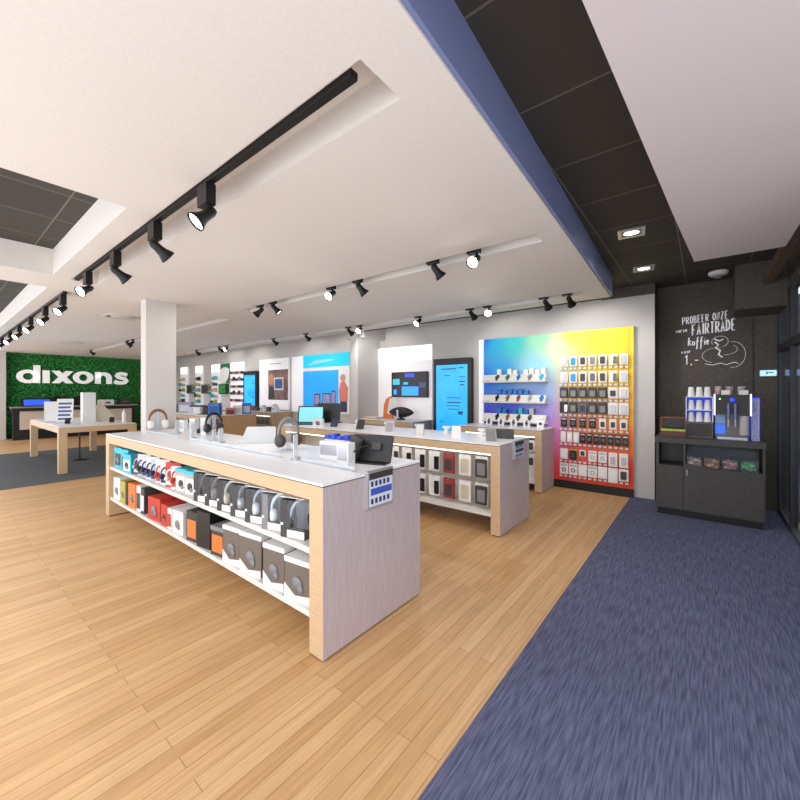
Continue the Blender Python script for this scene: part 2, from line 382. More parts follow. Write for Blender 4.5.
# desk at the moss wall
t = thing('service_desk', 'black topped service desk with a pale front panel along the green wall', 'desk', (-16.9,0,0))
MB().box((.38,1.6,.98), (.75,4.85,1.02), mat('desk_top', (150,150,140), .4)).build('worktop', t)
MB().box((.40,1.62,.88), (.73,4.83,.98), M_black).build('top_frame', t)
MB().box((.62,1.8,.32), (.70,4.68,.88), mat('pale_panel', (206,192,178), .6)).build('front_panel', t)
MB().box((.42,1.66,0), (.6,4.8,.88), M_black).build('base', t)
def simple(name, mb, label, cat, loc=(0,0,0), rz=0, group=None):
    o = mb.build(name, None, loc, (0,0,rz)); return tag(o, label, cat, group)
t = thing('display_monitor', 'low monitor with a bright blue screen on the green wall desk', 'monitor', (-16.38,2.2,1.02))
MB().box((-.1,-.35,0), (.2,.35,.02), M_black).build('base', t); mb = MB().rbox((-.02,-.36,.02), (.02,.36,.26), M_black, .02, None, 0); mb.build('housing', t)
MB().box((.02,-.3,.03), (.025,.3,.21), mat('blue_screen', (40,80,240), .4, emit=.6)).build('screen', t)
for y, l in ((2.85,'left'), (3.35,'right')):
    t = thing('office_chair', 'black high-backed office chair behind the green wall desk, %s one' % l, 'chair', (-16.79,y,0), (0,0,0))
    # backrest above the desktop
    MB().lathe([(.0,0),(.2,0),(.2,.02),(.03,.04)], M_black, None, 20).build('base', t); MB().cyl((0,0,.03), (0,0,.55), .025, M_black).build('post', t)
    MB().rbox((-.2,-.21,.55), (.2,.21,.62), M_black, .06).build('seat', t); MB().rbox((-.2,-.2,.66), (-.13,.2,1.32), M_black, .08, None, 0).box((-.17,-.03,.6), (-.15,.03,.7), M_black).build('backrest', t)
t0 = thing('printer', 'small white printer at the right end of the green wall desk', 'printer', (-16.34,3.95,1.02))
MB().rbox((-.15,-.2,0), (.15,.2,.18), M_white, .02, None, 0).build('housing', t0); MB().box((.15,-.05,.05), (.16,.1,.1), M_black).build('paper_slot', t0)
t0 = thing('receipt_printer', 'black card terminal box beside the white printer on the far desk', 'printer', (-16.34,4.5,1.02))
MB().rbox((-.12,-.17,0), (.12,.17,.2), M_char, .03, None, 0).build('housing', t0); MB().box((.12,-.1,.1), (.13,.1,.12), M_grey).build('paper_slot', t0)

# ------------------------------------------------------------------ left oak table
t = thing('display_table', 'oak display table with thick square legs on the dark grey carpet', 'table', (-10.55,2.1,.006))
TX, TY, TH = 1.5, .6, .845
MB().box((-TX,-TY,TH-.115), (TX,TY,TH-.012), M_oakh).build('table_frame', t)
MB().box((-TX+.02,-TY+.02,TH-.012), (TX-.02,TY-.02,TH), M_top).build('tabletop', t)
for sx in (-1,1):
    for sy in (-1,1):
        x0 = sx*TX-(.12 if sx > 0 else 0); y0 = sy*TY-(.12 if sy > 0 else 0)
        MB().box((x0,y0,0), (x0+.12,y0+.12,TH-.115), M_oak).build('leg', t)
TT = .851
t = thing('bar_stool', 'black stool with one thin centre pole under the oak table', 'stool', (-10.6,2.1,.006))
MB().lathe([(.0,0),(.16,0),(.16,.012),(.02,.03)], M_black, None, 18).build('base', t)
MB().cyl((0,0,.02), (0,0,.6), .015, M_black).build('pole', t)
MB().lathe([(.0,.6),(.16,.6),(.17,.63),(.15,.66),(0,.66)], M_black, None, 18).build('seat', t)
def infostand(x, y, h, w, label, mcard, tilt=.2, rz=.5, z=TT, stripes=None):
    t = thing('information_stand', label, 'display stand', (x,y,z), (0,0,rz))
    MB().box((-.08,-w/2,0), (.1,w/2,.012), M_acr).build('foot', t)
    T = Ry(-tilt); c = MB().box((0,-w/2,.01), (.008,w/2,h), mcard, T).build('card', t)
    if stripes:
        mb = MB()
        for k in range(5):
            z0 = .06+k*(h-.1)/5
            mb.box((.009,-w*.4,z0), (.011,w*.4-.02*(k%2),z0+(h-.1)/10), stripes, T)
        mb.build('printed_rows', c)
infostand(-10.6,1.66,.43,.26,'white information card standing at the near end of the oak table',M_card,.05,-.2)
infostand(-10.2,1.78,.5,.26,'tilted card with blue and white printed rows on the oak table',M_card,.25,-.3,stripes=mat('print_blue',(70,90,150),.5))
mb = MB().rbox((-.09,-.11,0), (.09,.11,.62), M_card, .01); 
t = thing('promotional_totem', 'tall white promotional block with a cone skirt on the oak table', 'display block', (-10.0,2.12,TT))
mb.build('block', t); MB().prism([(-.05,0),(.42,0),(.08,.45)], .0, .05, mat('cream_card',(222,212,190),.6), 'x', Tr(-.12,.12,0)).build('wedge', t)
for k, (x, y, l) in enumerate(((-9.75,1.75,'left'),(-9.5,2.4,'right'))):
    t = thing('demo_phone', 'phone on a small white tilt stand on the oak table, %s one' % l, 'phone', (x,y,TT), (0,0,-.3))
    MB().prism([(-.08,0),(.06,0),(-.05,.07)], -.04, .04, M_white, 'y').build('stand', t)
    MB().rbox((-.08,-.04,0), (.08,.04,.008), M_black, .01, Tr(.02,0,.06) @ Ry(.6)).build('phone_body', t)
t = thing('white_bottle', 'slim white pump bottle standing near the right edge of the oak table', 'bottle', (-9.4,2.58,TT))
MB().lathe([(.0,0),(.035,0),(.037,.01),(.037,.2),(.02,.23),(.012,.24),(.012,.27),(0,.27)], M_white, None, 16).build('body', t)

# ------------------------------------------------------------------ gondolas
def gondola(label, x0, x1, y0, y1, H, shelves, thick=.11, band=.1, back=None, base_top=.22, led=False, one_sided=False, face_mat=None):
    t = thing('display_counter', label, 'display counter', (x0,y0,0))
    w = x1-x0; d = y1-y0
    MB().box((0.0,0,H-.014), (w,d,H), M_top).build('worktop', t)
    MB().box((0.003,.003,H-.02), (w-.003,d-.003,H-.014), M_char).build('dark_line', t)  # thin charcoal layer between worktop and top frame
    MB().box((thick,0,H-.02-band), (w-thick,d,H-.02), M_oakh).build('top_frame', t)
    for a, e in ((0,thick),(w-thick,w)):
        p = MB().box((a,0,.012), (e,d,H-.02), M_oak).build('end_panel', t)
        q = MB().box((e-.0 if a else a-.003, .0, .012), (e+.003 if a else a, d, H-.02), face_mat or M_daylit_oak).build('end_face', p)  # default end sheet carries the door's daylight in its colour
        MB().box((a+.01,.01,0), (e-.01,d-.01,.012), M_black).build('foot', p)
    by = d-.02 if one_sided else d/2-.01
    MB().box((thick,by,base_top-.06), (w-thick,by+.02,H-.02-band), back or M_shelf).build('back_panel', t)
    for z in shelves:
        MB().box((thick,.012,z-.035), (w-thick,by,z), M_shelf).build('shelf', t)
        if not one_sided: MB().box((thick,by+.02,z-.035), (w-thick,d-.012,z), M_shelf).build('shelf', t)
    if led:
        MB().box((thick,.02,H-.02-band-.018), (w-thick,.05,H-.02-band), M_led).build('light_strip', t)
    return t
AX0, AX1, AY0, AY1, AH = -5.66, -1.645, 1.37, 2.285, .985
gondola('long oak and white headphone counter with end panel toned as daylit, nearest the camera', AX0, AX1, AY0, AY1, AH, (.235,.60), .115, .085, back=M_char)
BX0, BX1, BY0, BY1, BH = -5.45, -1.635, 3.67, 4.49, .95
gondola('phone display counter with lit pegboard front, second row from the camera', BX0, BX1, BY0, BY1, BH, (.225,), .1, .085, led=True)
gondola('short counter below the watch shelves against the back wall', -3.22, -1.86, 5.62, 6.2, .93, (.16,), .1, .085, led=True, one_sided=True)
gondola('far oak counter crowded with small devices, left of the phone counter', -11.6, -8.45, 3.9, 5.0, .95, (.22,.55), .1, .085, face_mat=mat('brown_oak', (208,166,122), .5, noise=.06, scale=5, stretch=(6,18,1.5)))
gondola('oak wall counter under the photo poster and tall blue screen', -11.9, -8.75, 5.62, 6.2, .95, (.2,.6), .1, .085, led=True, one_sided=True, face_mat=M_oak)
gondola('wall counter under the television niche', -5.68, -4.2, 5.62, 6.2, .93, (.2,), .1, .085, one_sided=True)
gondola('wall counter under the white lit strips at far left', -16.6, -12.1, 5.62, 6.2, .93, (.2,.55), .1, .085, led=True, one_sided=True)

# ---- headphones geometry (around origin: cups at z=.04, band arc above)
def headphones(parent, mband, mcup, sc, loc, rz):
    n = 14; b = MB(); pts = [(.076*sc,0,.05*sc)]+[(.075*math.cos(PI*k/n)*sc, 0, (.09+.095*math.sin(PI*k/n))*sc) for k in range(n+1)]+[(-.076*sc,0,.05*sc)]
    b.tube(pts, [.008*sc]+[.008*sc+.007*sc*math.sin(PI*k/n) for k in range(n+1)]+[.008*sc], mband, 8); b.build('headband', parent, loc, (0,0,rz))
    for sgn in (-1,1):
        T = Tr(sgn*.074*sc,0,.045*sc) @ Ry(PI/2*sgn)
        MB().lathe([(.0,-.034*sc),(.036*sc,-.034*sc),(.044*sc,-.02*sc),(.044*sc,.0),(.036*sc,.010*sc),(0,.014*sc)], mcup, T, 16).build('ear_cup', parent, loc, (0,0,rz))
def hp_box(label, mside, mband, mcup, H=.25, w=.18, d=.15, group=None, cap=None):
    t = thing('headphone_box', label, 'headphone box', (0,0,0), (0,0,0), group)
    e = .004; m = mside
    mb = MB().box((-w/2,-d/2,0), (w/2,d/2,e), m).box((-w/2,-d/2,H-.02 if cap else H-e), (w/2,d/2,H), cap or M_card)
    mb.box((-w/2,d/2-e,e), (w/2,d/2,H-.02), m).box((-w/2,-d/2,e), (-w/2+.05,-d/2+e,H-.02), m).box((-w/2,-d/2,e), (-w/2+e,d/2,H-.02), m)
    mb.box((-w/2,-d/2-.001,H*.3), (-w/2+.02,-d/2,H*.36), M_white); mb.box((-w/2+.05,-d/2,e), (w/2,-d/2+e,.05), M_card)
    mb.box((-w/2+.006,d/2-.012,.01), (w/2-.004,d/2-.005,H-.025), mat('silver_card',(206,206,208),.6))
    mb.build('carton', t)
    headphones(t, mband, mcup, .92, (.022,-.005,.052), .85)
    MB().box((-w/2+.05,-d/2+e*.3,.05), (w/2-.001,-d/2+e*.6,H-.02), M_win).box((w/2-.002,-d/2+.004,e), (w/2-.001,d/2-e,H-.02), M_win).build('clear_window', t)
    return t
SH = .6002; SL = .2352
kinds = [('silver grey',M_char,M_sil,M_grey),('white',M_char,M_white,M_white),('silver',M_char,M_sil,M_sil),('pale grey',M_char,M_sil,M_white)]
xs = [-1.98,-2.19,-2.4,-2.6,-2.8,-3.0,-3.2]
cols = [('dark grey',M_dg,M_sil,M_black),('white',M_grey,M_white,M_white),('silver',M_dg,M_sil,M_white),('grey',M_dg,M_grey,M_sil),('beige',M_char,M_beige,M_beige),('grey and brown',M_char,M_brown,M_grey),('black',M_char,M_dg,M_black)]
for i, (x, c) in enumerate(zip(xs, cols)):
    o = hp_box('windowed box of %s headphones, %s from right on upper shelf of nearest counter' % (c[0], ORD[i]), c[1], c[2], c[3], group='headphone boxes on the upper shelf')
    o.location = (x,1.47,SH); o.rotation_euler = (0,0,.25)
# cyan topped boxes, blister packs, cyan boxes further left
def carton(name, label, cat, m, mtop, x, y, z, w, d, H, rz=0, face=None, group=None, mark=None):
    t = thing(name, label, cat, (x,y,z), (0,0,rz), group)
    MB().rbox((-w/2,-d/2,0), (w/2,d/2,H), m, .004).build('carton', t)
    if mtop: MB().box((-w/2-.002,-d/2-.002,H-.03), (w/2+.002,d/2+.002,H+.002), mtop).build('lid', t)
    if face:
        MB().box((-w*.38,-d/2-.002,H*.12), (w*.38,-d/2,H*.72), face).build('front_print', t)
    if mark:
        b = MB(); b.lathe([(.0,0),(w*.2,0),(w*.2,.004),(0,.005)], mark, Tr(0,-d/2-.002,H*.42) @ Rx(PI/2), 14); b.lathe([(.0,0),(w*.12,0),(w*.12,.004),(0,.005)], M_grey, Tr(w*.12,-d/2-.0025,H*.3) @ Rx(PI/2), 12); b.build('product_picture', t)
    return t
for i, x in enumerate((-3.40,-3.58)):
    carton('earphone_box','grey carton with a bright cyan lid, %s one on the upper shelf' % ('right' if i == 0 else 'left'),'headphone box',mat('grey_carton',(176,172,164),.6),M_cyan,x,1.47,SH,.16,.15,.22,.2,face=M_card,mark=M_char)
bl = [('white and red',M_card,M_red),('red',M_red,M_card),('white and navy',M_card,M_navy),('red and white',M_card,M_red),('pale blue',mat('pale_blue_card',(180,200,216),.5),M_navy),('white',M_card,M_navy),('silver and navy',M_sil,M_navy),('grey',M_sil,M_dg),('navy',M_navy,M_sil)]
for i, (cn, m, m2) in enumerate(bl):
    x = -3.76-i*.125
    t = thing('headphone_blister', '%s headphone pack, %s right of the cyan cartons on upper shelf' % (cn, ORD[len(bl)-1-i]), 'headphone pack', (x,1.46,SH), (0,0,.45), 'headphone blister packs')
    MB().rbox((-.085,-.01,0), (.085,.0,.21+.02*(i%2)), m, .012, None, 1).build('backing_card', t)
    MB().box((-.08,-.012,.02), (.08,-.01,.06), m2).build('printed_band', t)
    headphones(t, m2, m2, .6, (0,-.04,.06), 0)
for i, x in enumerate((-4.98,-5.16,-5.40)):
    carton('earphone_box','cyan headphone carton, %s from the left end of the upper shelf' % ORD[2-i],'headphone box',M_cyan,M_cyan,x,1.5 if i else 1.47,SH,.15 if i else .16,.17,.23 if i else .2,.2,face=M_card if i == 0 else M_dg,mark=M_char if i == 0 else M_grey, group='cyan headphone cartons')
# lower shelf
lo = [(-1.93,.24,.25,'smoky windowed speaker carton with a white lid',mat('smoky_card',(112,102,94),.4),M_white,None),(-2.18,.22,.27,'smoky windowed speaker carton with a white lid',mat('smoky_card',(112,102,94),.4),M_white,None),
      (-2.46,.25,.28,'smoky windowed speaker carton with a white lid',mat('smoky_card',(112,102,94),.4),M_white,None),(-2.72,.22,.27,'smoky windowed speaker carton with a white lid',mat('smoky_card',(112,102,94),.4),M_white,None),
      (-2.93,.19,.22,'dark carton with an orange printed label',M_char,M_grey,M_orange),(-3.17,.2,.29,'tall black carton',M_black,None,None),(-3.38,.18,.25,'dark carton with an orange front',M_char,None,M_orange)]
for i, (x, w, H, l, m, top, face) in enumerate(lo):
    t = carton('speaker_box', '%s, %s from right on the lower shelf' % (l, ORD[i]), 'speaker box', m, top, x, 1.52, SL, w*.92, .24, H, .12, face, 'cartons on the lower shelf', M_grey if i in (0,1,2,3) else None)
    if top is M_white:
        MB().prism([(-w*.45,0),(w*.45,0),(w*.45,.05),(-.02,.03),(-w*.45,.09)], -.124, -.121, M_white, 'y').build('lower_label', t)
lo2 = [(-3.66,.2,.2,'white gadget carton with grey picture',M_card,None,None,M_grey),(-3.84,.08,.19,'white and red gadget carton',M_card,None,M_red,None),(-3.97,.13,.2,'red gadget carton with dark picture',M_red,None,None,M_dg),(-4.22,.27,.22,'wide red drone carton with grey picture',M_red,None,None,M_grey),
       (-4.53,.08,.26,'slim dark boxed tripod',M_dg,None,M_card,None),(-4.65,.1,.27,'slim white boxed selfie stick',M_card,None,M_dg,None),(-4.86,.19,.26,'orange toy carton with grey picture',M_orange,None,None,M_grey),(-5.03,.07,.25,'narrow black carton',M_black,None,None,None),
       (-5.16,.14,.24,'lime and grey printed carton',M_yg,None,None,M_grey),(-5.38,.19,.25,'white carton with a grey curved picture',M_card,None,None,M_grey)]
for i, (x, w, H, l, m, top, face, mk) in enumerate(lo2):
    carton('gadget_box', '%s, %s from left on the lower shelf' % (l, ORD[9-i]), 'gadget box', m, top, x, 1.5, SL, w*.9, .2, H, .1, face, 'cartons on the lower shelf', mk)

# ---- things on counter A
def hp_stand(label, x, y, z, mband, mcup, rz, sc=1.2, stand=M_acr):
    t = thing('headphone_display', label, 'headphones', (x,y,z), (0,0,rz))
    MB().rbox((-.05,-.05,0), (.05,.05,.012), stand, .01).build('stand_base', t)
    MB().rbox((-.022,-.004,.012), (.022,.004,.255*sc/1.2*.9), stand, .003).build('stand_upright', t)
    headphones(t, mband, mcup, sc, (0,0,.03), 0); return t
hp_stand('grey over-ear headphones on a clear stand, nearest pair on the front counter', -2.83,1.98,AH,M_grey,M_dg,1.5,1.3)
hp_stand('black over-ear headphones hanging on a stand behind the centre rail', -4.5,2.12,AH,M_black,M_black,1.5,1.2)
hp_stand('brown and white headphones on a clear stand at the far end of front counter', -5.45,1.86,AH,M_brown,M_white,1.5,1.3)
t = thing('black_headset_case', 'low black headset case lying left of the black headphones', 'headset', (-4.75,2.16,AH), (0,0,.4))
MB().rbox((-.12,-.06,0), (.0,.06,.05), M_black, .03).build('case_body', t); MB().rbox((.01,-.05,0), (.11,.05,.06), M_dg, .04).build('case_pouch', t)
def holder(label, x, y, h, w, rz, z=AH, m=M_acr):
    t = thing('acrylic_holder', label, 'acrylic holder', (x,y,z), (0,0,rz))
    MB().box((-.03,-w/2,0), (.03,w/2,.006), m).build('foot', t)
    MB().box((-.004,-w/2,.006), (.004,w/2,h), m).box((.004,-w/2,.006), (.02,w/2,.02), m).build('panel', t)
    return t
M_frost = mat('frosted_acrylic', (226,232,236), .25, alpha=.6)
holder('frosted acrylic block holder right of the grey headphones, at counter centre',-2.4,1.74,.19,.11,.7,m=M_frost)
t = thing('information_plate', 'tilted pale grey information plate standing behind the centre rail', 'sign', (-3.42,2.05,AH), (0,0,.75))
MB().box((-.2,-.0,0), (.16,.03,.008), M_frost).build('foot', t)
MB().prism([(-.18,.005),(.16,.005),(.15,.17),(-.13,.17)], 0, .008, mat('pale_plate', (200,204,204), .3), 'y', Rx(-.35)).build('plate', t)
for i, (x, y, h, w, l) in enumerate(((-3.72,1.82,.15,.12,'squat frosted demo block beside the tilted information plate'),(-3.95,1.86,.12,.1,'small frosted block left of the squat block'),(-4.95,1.9,.17,.1,'frosted block at the far half of the counter'),(-4.3,1.8,.16,.1,'frosted block behind the rail, near the black headphones'))):
    holder(l,x,y,h,w,.8,m=M_frost)
def whitebox(label, x, y, w, d, h, rz, m=M_white, extra=None, z=AH):
    t = thing('white_demo_box', label, 'demo box', (x,y,z), (0,0,rz))
    MB().rbox((-w/2,-d/2,0), (w/2,d/2,h), m, .006).build('body', t)
    MB().rbox((-w/2+.01,-d/2-.002,h*.2), (w/2-.01,-d/2,h*.8), extra or M_sil, .006, None, 1).build('front_plate', t)
    return t
whitebox('long low white charging box on the right of the front counter',-2.2,1.98,.28,.1,.13,.15)
whitebox('small white charging cube next to the black tablet back',-1.98,1.86,.1,.09,.15,.2)
for i, (x, y, l) in enumerate(((-4.62,2.08,'left'),(-5.02,2.12,'far'),(-5.3,2.1,'farthest'))):
    whitebox('upright white smart home demo box, %s one on the front counter' % l, x, y, .08,.08,.2-.03*i,.5)
t = thing('label_tablet', 'small black tablet on a white T-shaped stand near the far end of front counter', 'tablet', (-4.85,2.24,AH), (0,0,.8))
MB().box((-.02,-.02,0), (.02,.02,.12), M_black).build('post', t); MB().box((-.1,-.012,.1), (.1,.012,.16), M_navy).build('screen', t)
t = thing('blue_toy_rack', 'bright blue gadget strip lying on the white charging box', 'gadget', (-2.28,2.12,AH), (0,0,.1))
MB().box((-.18,-.03,0), (.22,.03,.12), M_card).build('base', t)
mb = MB()
for k in range(6): mb.rbox((-.19+k*.07,-.035,.12), (-.135+k*.07,.035,.15+.015*(k%2)), mat('royal_blue', (50,76,200), .4), .01)
mb.box((-.19,-.03,.12), (.22,.0,.135), mat('royal_blue', (50,76,200), .4)); mb.build('blue_gadgets', t)
# black tablet (back towards the camera) with cable arm
t = thing('black_display_tablet', 'black tablet on an angled stand, back to the camera, nearest end of counter', 'tablet', (-1.86,2.02,AH), (0,0,.28))
T = Rx(-.3); MB().rbox((-.19,-.008,.01), (.13,.008,.2), M_black, .012, T, 1).build('tablet_body', t)
MB().box((-.02,-.03,.09), (.05,-.008,.14), M_dg, T).build('wall_mount', t)
MB().prism([(-.22,0),(-.13,0),(-.06,.16),(-.17,.19)], -.08, -.05, M_char, 'y', Rz(-.4)).build('stand_wing', t)
MB().tube([(-.2,-.1,.01),(-.13,-.11,.07),(-.06,-.08,.12),(.0,-.04,.13)], .006, M_black).build('cable', t)
MB().box((-.14,-.08,0), (.12,.03,.01), M_black).build('foot', t)
# centre rails
for i, (a, b) in enumerate(((-5.4,-4.45),(-4.2,-2.55),(-2.3,-1.75))):
    t = thing('acrylic_rail', 'low %s clear acrylic cable rail along the front counter centre' % ('far left','long middle','short right')[i], 'rail', (a,1.72,AH))
    MB().box((0,-.012,0), (b-a,.012,.006), M_sil).build('rail_base', t)
    MB().box((0,-.002,.006), (b-a,.002,.03), M_frost).build('rail_fin', t)
# hanging price holders
def price_holder(label, x, y, z, w, h, blue):
    t = thing('price_holder', label, 'price sign', (x,y,z))
    MB().box((.0,-w/2,-h), (.025,w/2,0), M_sil).build('holder_body', t)
    MB().box((.025,-w/2+.01,-.05), (.03,w/2-.01,-.012), M_char).build('header_strip', t)
    c = MB().box((.025,-w/2+.012,-h+.015), (.028,w/2-.012,-.055), mat('price_card', (222,228,240), .5)).build('price_card', t)
    mb = MB().box((.028,-w/2+.02,-h*.64), (.0295,w/2-.02,-h*.46), blue)
    for k in range(5):
        for zz in (-.32,-.78): mb.box((.028,-w/2+.022+k*(w-.05)/5,h*zz-.02), (.0295,-w/2+.022+(k+.55)*(w-.05)/5,h*zz+.012), M_navy)
    mb.build('printed_icons', c)
M_pb = mat('price_blue', (70,96,190), .5)
price_holder('white and blue price holder hanging on the nearest counter end panel', AX1+.003, 1.825, 1.0, .24, .235, M_pb)
price_holder('small grey price holder on the end panel of the phone counter', BX1+.003, 4.12, .955, .26, .2, M_navy)
t = thing('angled_price_sign', 'dark angled price sign standing at the right end of the phone counter', 'price sign', (-1.83,4.25,BH), (0,0,.4))
MB().prism([(-.1,0),(.02,0),(-.08,.11),(-.1,.11)], -.1, .1, M_dg, 'x').build('wedge', t); MB().box((-.08,-.1,.0), (.08,.04,.004), M_sil).build('foot', t)

# ---- counter B front: pegged packs
def pack(label, x, y, z, w, h, mcard, mprod, group, cat='accessory pack', name='hanging_pack', shape='phone', back=.03):
    t = thing(name, label, cat, (x,y,z), (0,0,0), group)
    MB().rbox((-w/2,-.008,-h), (w/2,0,0), mcard, .008, None, 1).build('backing_card', t)
    if shape == 'phone':
        MB().rbox((-w*.3,-.02,-h*.86), (w*.3,-.008,-h*.2), mprod, .01, None, 1).build('phone_case', t)
    elif shape == 'split':
        MB().rbox((w*.05,-.022,-h*.9), (w*.45,-.008,-h*.25), mprod, .01, None, 1).build('phone_case', t)
    elif shape == 'case':
        MB().rbox((-w*.45,-.025,-h*.97), (w*.45,-.008,-h*.12), mprod, .012, None, 1).build('phone_case', t)
        MB().rbox((-w*.30,-.027,-h*.85), (w*.30,-.025,-h*.3), M_dg if mprod is not M_char else M_grey, .01, None, 1).build('inner_print', t)
    elif shape == 'cable':
        pts = [(w*.22*math.cos(a*.7), -.012, -h*.6+w*.22*math.sin(a*.7)) for a in range(10)]
        MB().tube(pts, .006, mprod, 6).build('coiled_cable', t)
        MB().box((-w*.4,-.01,-h*.25), (w*.4,-.008,-h*.12), M_sil).build('printed_band', t)
    elif shape == 'square':
        MB().rbox((-w*.28,-.02,-h*.8), (w*.28,-.008,-h*.3), mprod, .008, None, 1).build('charger_plug', t)
    MB().cyl((0,back,-.012), (0,-.04,-.008), .003, M_sil, 6).build('peg_hook', t)
    return t
pk = [('charcoal wallet case',M_card,M_char,'case'),('beige case',M_card,M_beige,'phone'),('maroon wallet case',M_maroon,M_maroon,'case'),('white and black case',M_white,M_black,'split'),('white and black case',M_white,M_black,'split'),('white and black case',M_white,M_black,'split'),
      ('white and grey case',M_white,M_dg,'split'),('grey case',M_grey,M_beige,'phone'),('white and dark case',M_white,M_char,'phone'),('white and dark case',M_white,M_char,'phone'),('white and pink case',M_white,M_pink,'phone'),('white case',M_white,M_sil,'phone'),('red case',M_white,M_red,'phone')]
for r, (zt, lab) in enumerate(((.79,'upper'),(.5,'lower'))):
    for i, (cn, mc, mp, sh) in enumerate(pk):
        x = -1.89-i*.205
        if r == 1 and i > 7: break
        pack('%s pack, %s from right in %s row under the phone counter top' % (cn, ORD[i], lab), x, 3.78, zt, .15, .235, mc, mp, 'packs on the front of the phone counter', shape=sh, back=.27)
# ---- things on counter B
def tilt_phone(label, x, y, rz, w=.075, h=.15, ms=M_white, mp=M_dg, z=BH, scr=M_grey):
    t = thing('demo_phone', label, 'phone', (x,y,z), (0,0,rz), 'demo phones on the counters')
    MB().prism([(-.06,0),(.07,0),(.06,.012),(.035,.085),(.02,.085),(-.06,.012)], -.03, .03, ms, 'x').build('stand', t)
    T = Tr(0,-.035,.062) @ Rx(-.75)
    p = MB().rbox((-w/2,-.0,-h/2), (w/2,.009,h/2), mp, .01, T @ Rx(0) , 1).build('phone_body', t)
    MB().box((-w*.43,-.001,-h*.42), (w*.43,0,h*.42), scr, T).build('screen', p)
    return t
names = ['black phone on a white tilt stand','dark phone on a white tilt stand','white phone on a tilt stand','silver phone on a white tilt stand','white phone lying steeply on its stand','grey phone on a tilt stand']
for i, (x, y, mp, sc, n) in enumerate(((-4.5,4.0,M_black,M_navy,0),(-3.92,3.98,M_black,M_dg,1),(-3.36,3.97,M_white,M_sil,2),(-2.84,3.95,M_sil,M_card,3),(-2.32,3.97,M_white,M_white,4),(-1.86,3.93,M_sil,M_grey,5))):
    tilt_phone('%s, %s from right on the phone counter' % (names[n], ORD[5-i]), x, y, .55, .12 if i in (2,5) else .11, .19, mp=mp, scr=sc)
for i, x in enumerate((-4.2,-3.6,-3.05,-2.6,-2.1)):
    t = thing('device_stand', 'small white device puck between demo phones, %s from the right on the phone counter' % ORD[4-i], 'device stand', (x,4.2,BH), (0,0,.5))
    MB().lathe([(.0,0),(.05,0),(.055,.01),(.03,.03),(.028,.07),(0,.072)], M_white, None, 16).build('stand_body', t)
    MB().rbox((-.05,-.012,.07), (.05,.012,.1), M_white, .006).build('device_top', t)
t = thing('laptop', 'black open laptop with bright landscape screen at the far end of phone counter', 'laptop', (-5.12,3.97,BH), (0,0,.62))
MB().rbox((-.22,-.14,0), (.22,.12,.015), M_black, .01).build('keyboard_base', t)
T = Tr(0,.1,.012) @ Rx(-.2); l = MB().rbox((-.22,0,0), (.22,.012,.29), M_black, .01, T, 1).build('lid', t)
MB().box((-.2,-.002,.02), (.2,-.0005,.27), mat('screen_sky', (120,196,226), .4, emit=.4, noise=1, rgb2=(120,190,130), scale=5), T).build('screen', l)
t = thing('black_laptop', 'black laptop with dark screen directly behind the bright laptop', 'laptop', (-5.13,4.36,BH), (0,0,.55))
MB().rbox((-.2,-.04,0), (.26,.1,.015), M_black, .01).build('keyboard_base', t)
MB().rbox((-.2,0,0), (.22,.012,.33), M_black, .01, Tr(0,.06,.012) @ Rx(-.2), 1).build('lid', t)
carton('gadget_box','small white carton with a purple picture beside the bright laptop','gadget box',M_card,None,-4.78,3.9,BH,.16,.1,.11,.6,mark=mat('purple_print',(140,90,150),.5))

# ---- things on counter D (far) and the wall counters
stuffD = [(-10.75,.3,'dark open laptop',M_dg,.22),(-10.3,.34,'lilac grey tablet box',mat('lilac_card',(150,146,176),.5),.27),(-9.95,.2,'silver tablet on its side',M_sil,.2),(-9.6,.34,'black topped white stand',M_white,.24),(-9.2,.3,'dark open laptop',M_char,.2),(-8.75,.26,'bright blue gadget box',M_blue,.28)]
for i, (x, w, n, m, h) in enumerate(stuffD):
    lab = '%s, %s from the left on the far oak counter' % (n, ORD[i])
    if 'laptop' in n:
        t = thing('laptop', lab, 'laptop', (x,4.15,BH), (0,0,.6))
        MB().rbox((-w/2,-.11,0), (w/2,.1,.014), m, .01).build('keyboard_base', t); MB().rbox((-w/2,0,0), (w/2,.012,h), m, .01, Tr(0,.09,.01) @ Rx(-.25), 1).build('lid', t)
    elif 'box' in n: carton('gadget_box', lab, 'gadget box', m, None, x, 4.15, BH, w, .12, h, .6, face=M_sil if i == 1 else mat('deep_blue',(24,80,160),.5))
    else:
        t = thing('device_stand', lab, 'device stand', (x,4.15,BH), (0,0,.6))
        MB().rbox((-w*.3,-.08,0), (w*.3,.06,h*.7), m, .02).build('stand_body', t); MB().rbox((-w/2,-.09,h*.7), (w/2,.07,h*.86), M_char if i == 3 else M_sil, .02).build('device_top', t)
for i, (y, m, n) in enumerate(((4.45,M_pink,'rose coloured tablet box'),(4.62,M_white,'white gadget box'),(4.85,M_blue,'blue gadget box'))):
    carton('gadget_box', '%s at the right end of the far oak counter' % n, 'gadget box', m, None, -8.62, y, BH, .2, .12, .16+.05*i, 1.0, face=M_dg if i == 0 else M_sil)
carton('gadget_box','black carton under the far oak counter end, on its upper shelf','gadget box',M_black,None,-9.9,4.1,.5502,.3,.15,.25,0,face=M_sil)
MCY = mat('cushion_print', (50,56,44), .8, noise=1, rgb2=(160,160,130), scale=26)
for i, x in enumerate((-8.98,-9.2,-9.42,-9.64,-9.86)):
    carton('patterned_box','dark green patterned box, %s from the right on the wall counter shelf under the poster' % ORD[i],'gadget box',MCY,None,x,5.76,.6,.2,.2,.19,0,group='patterned boxes on the wall counter shelf')
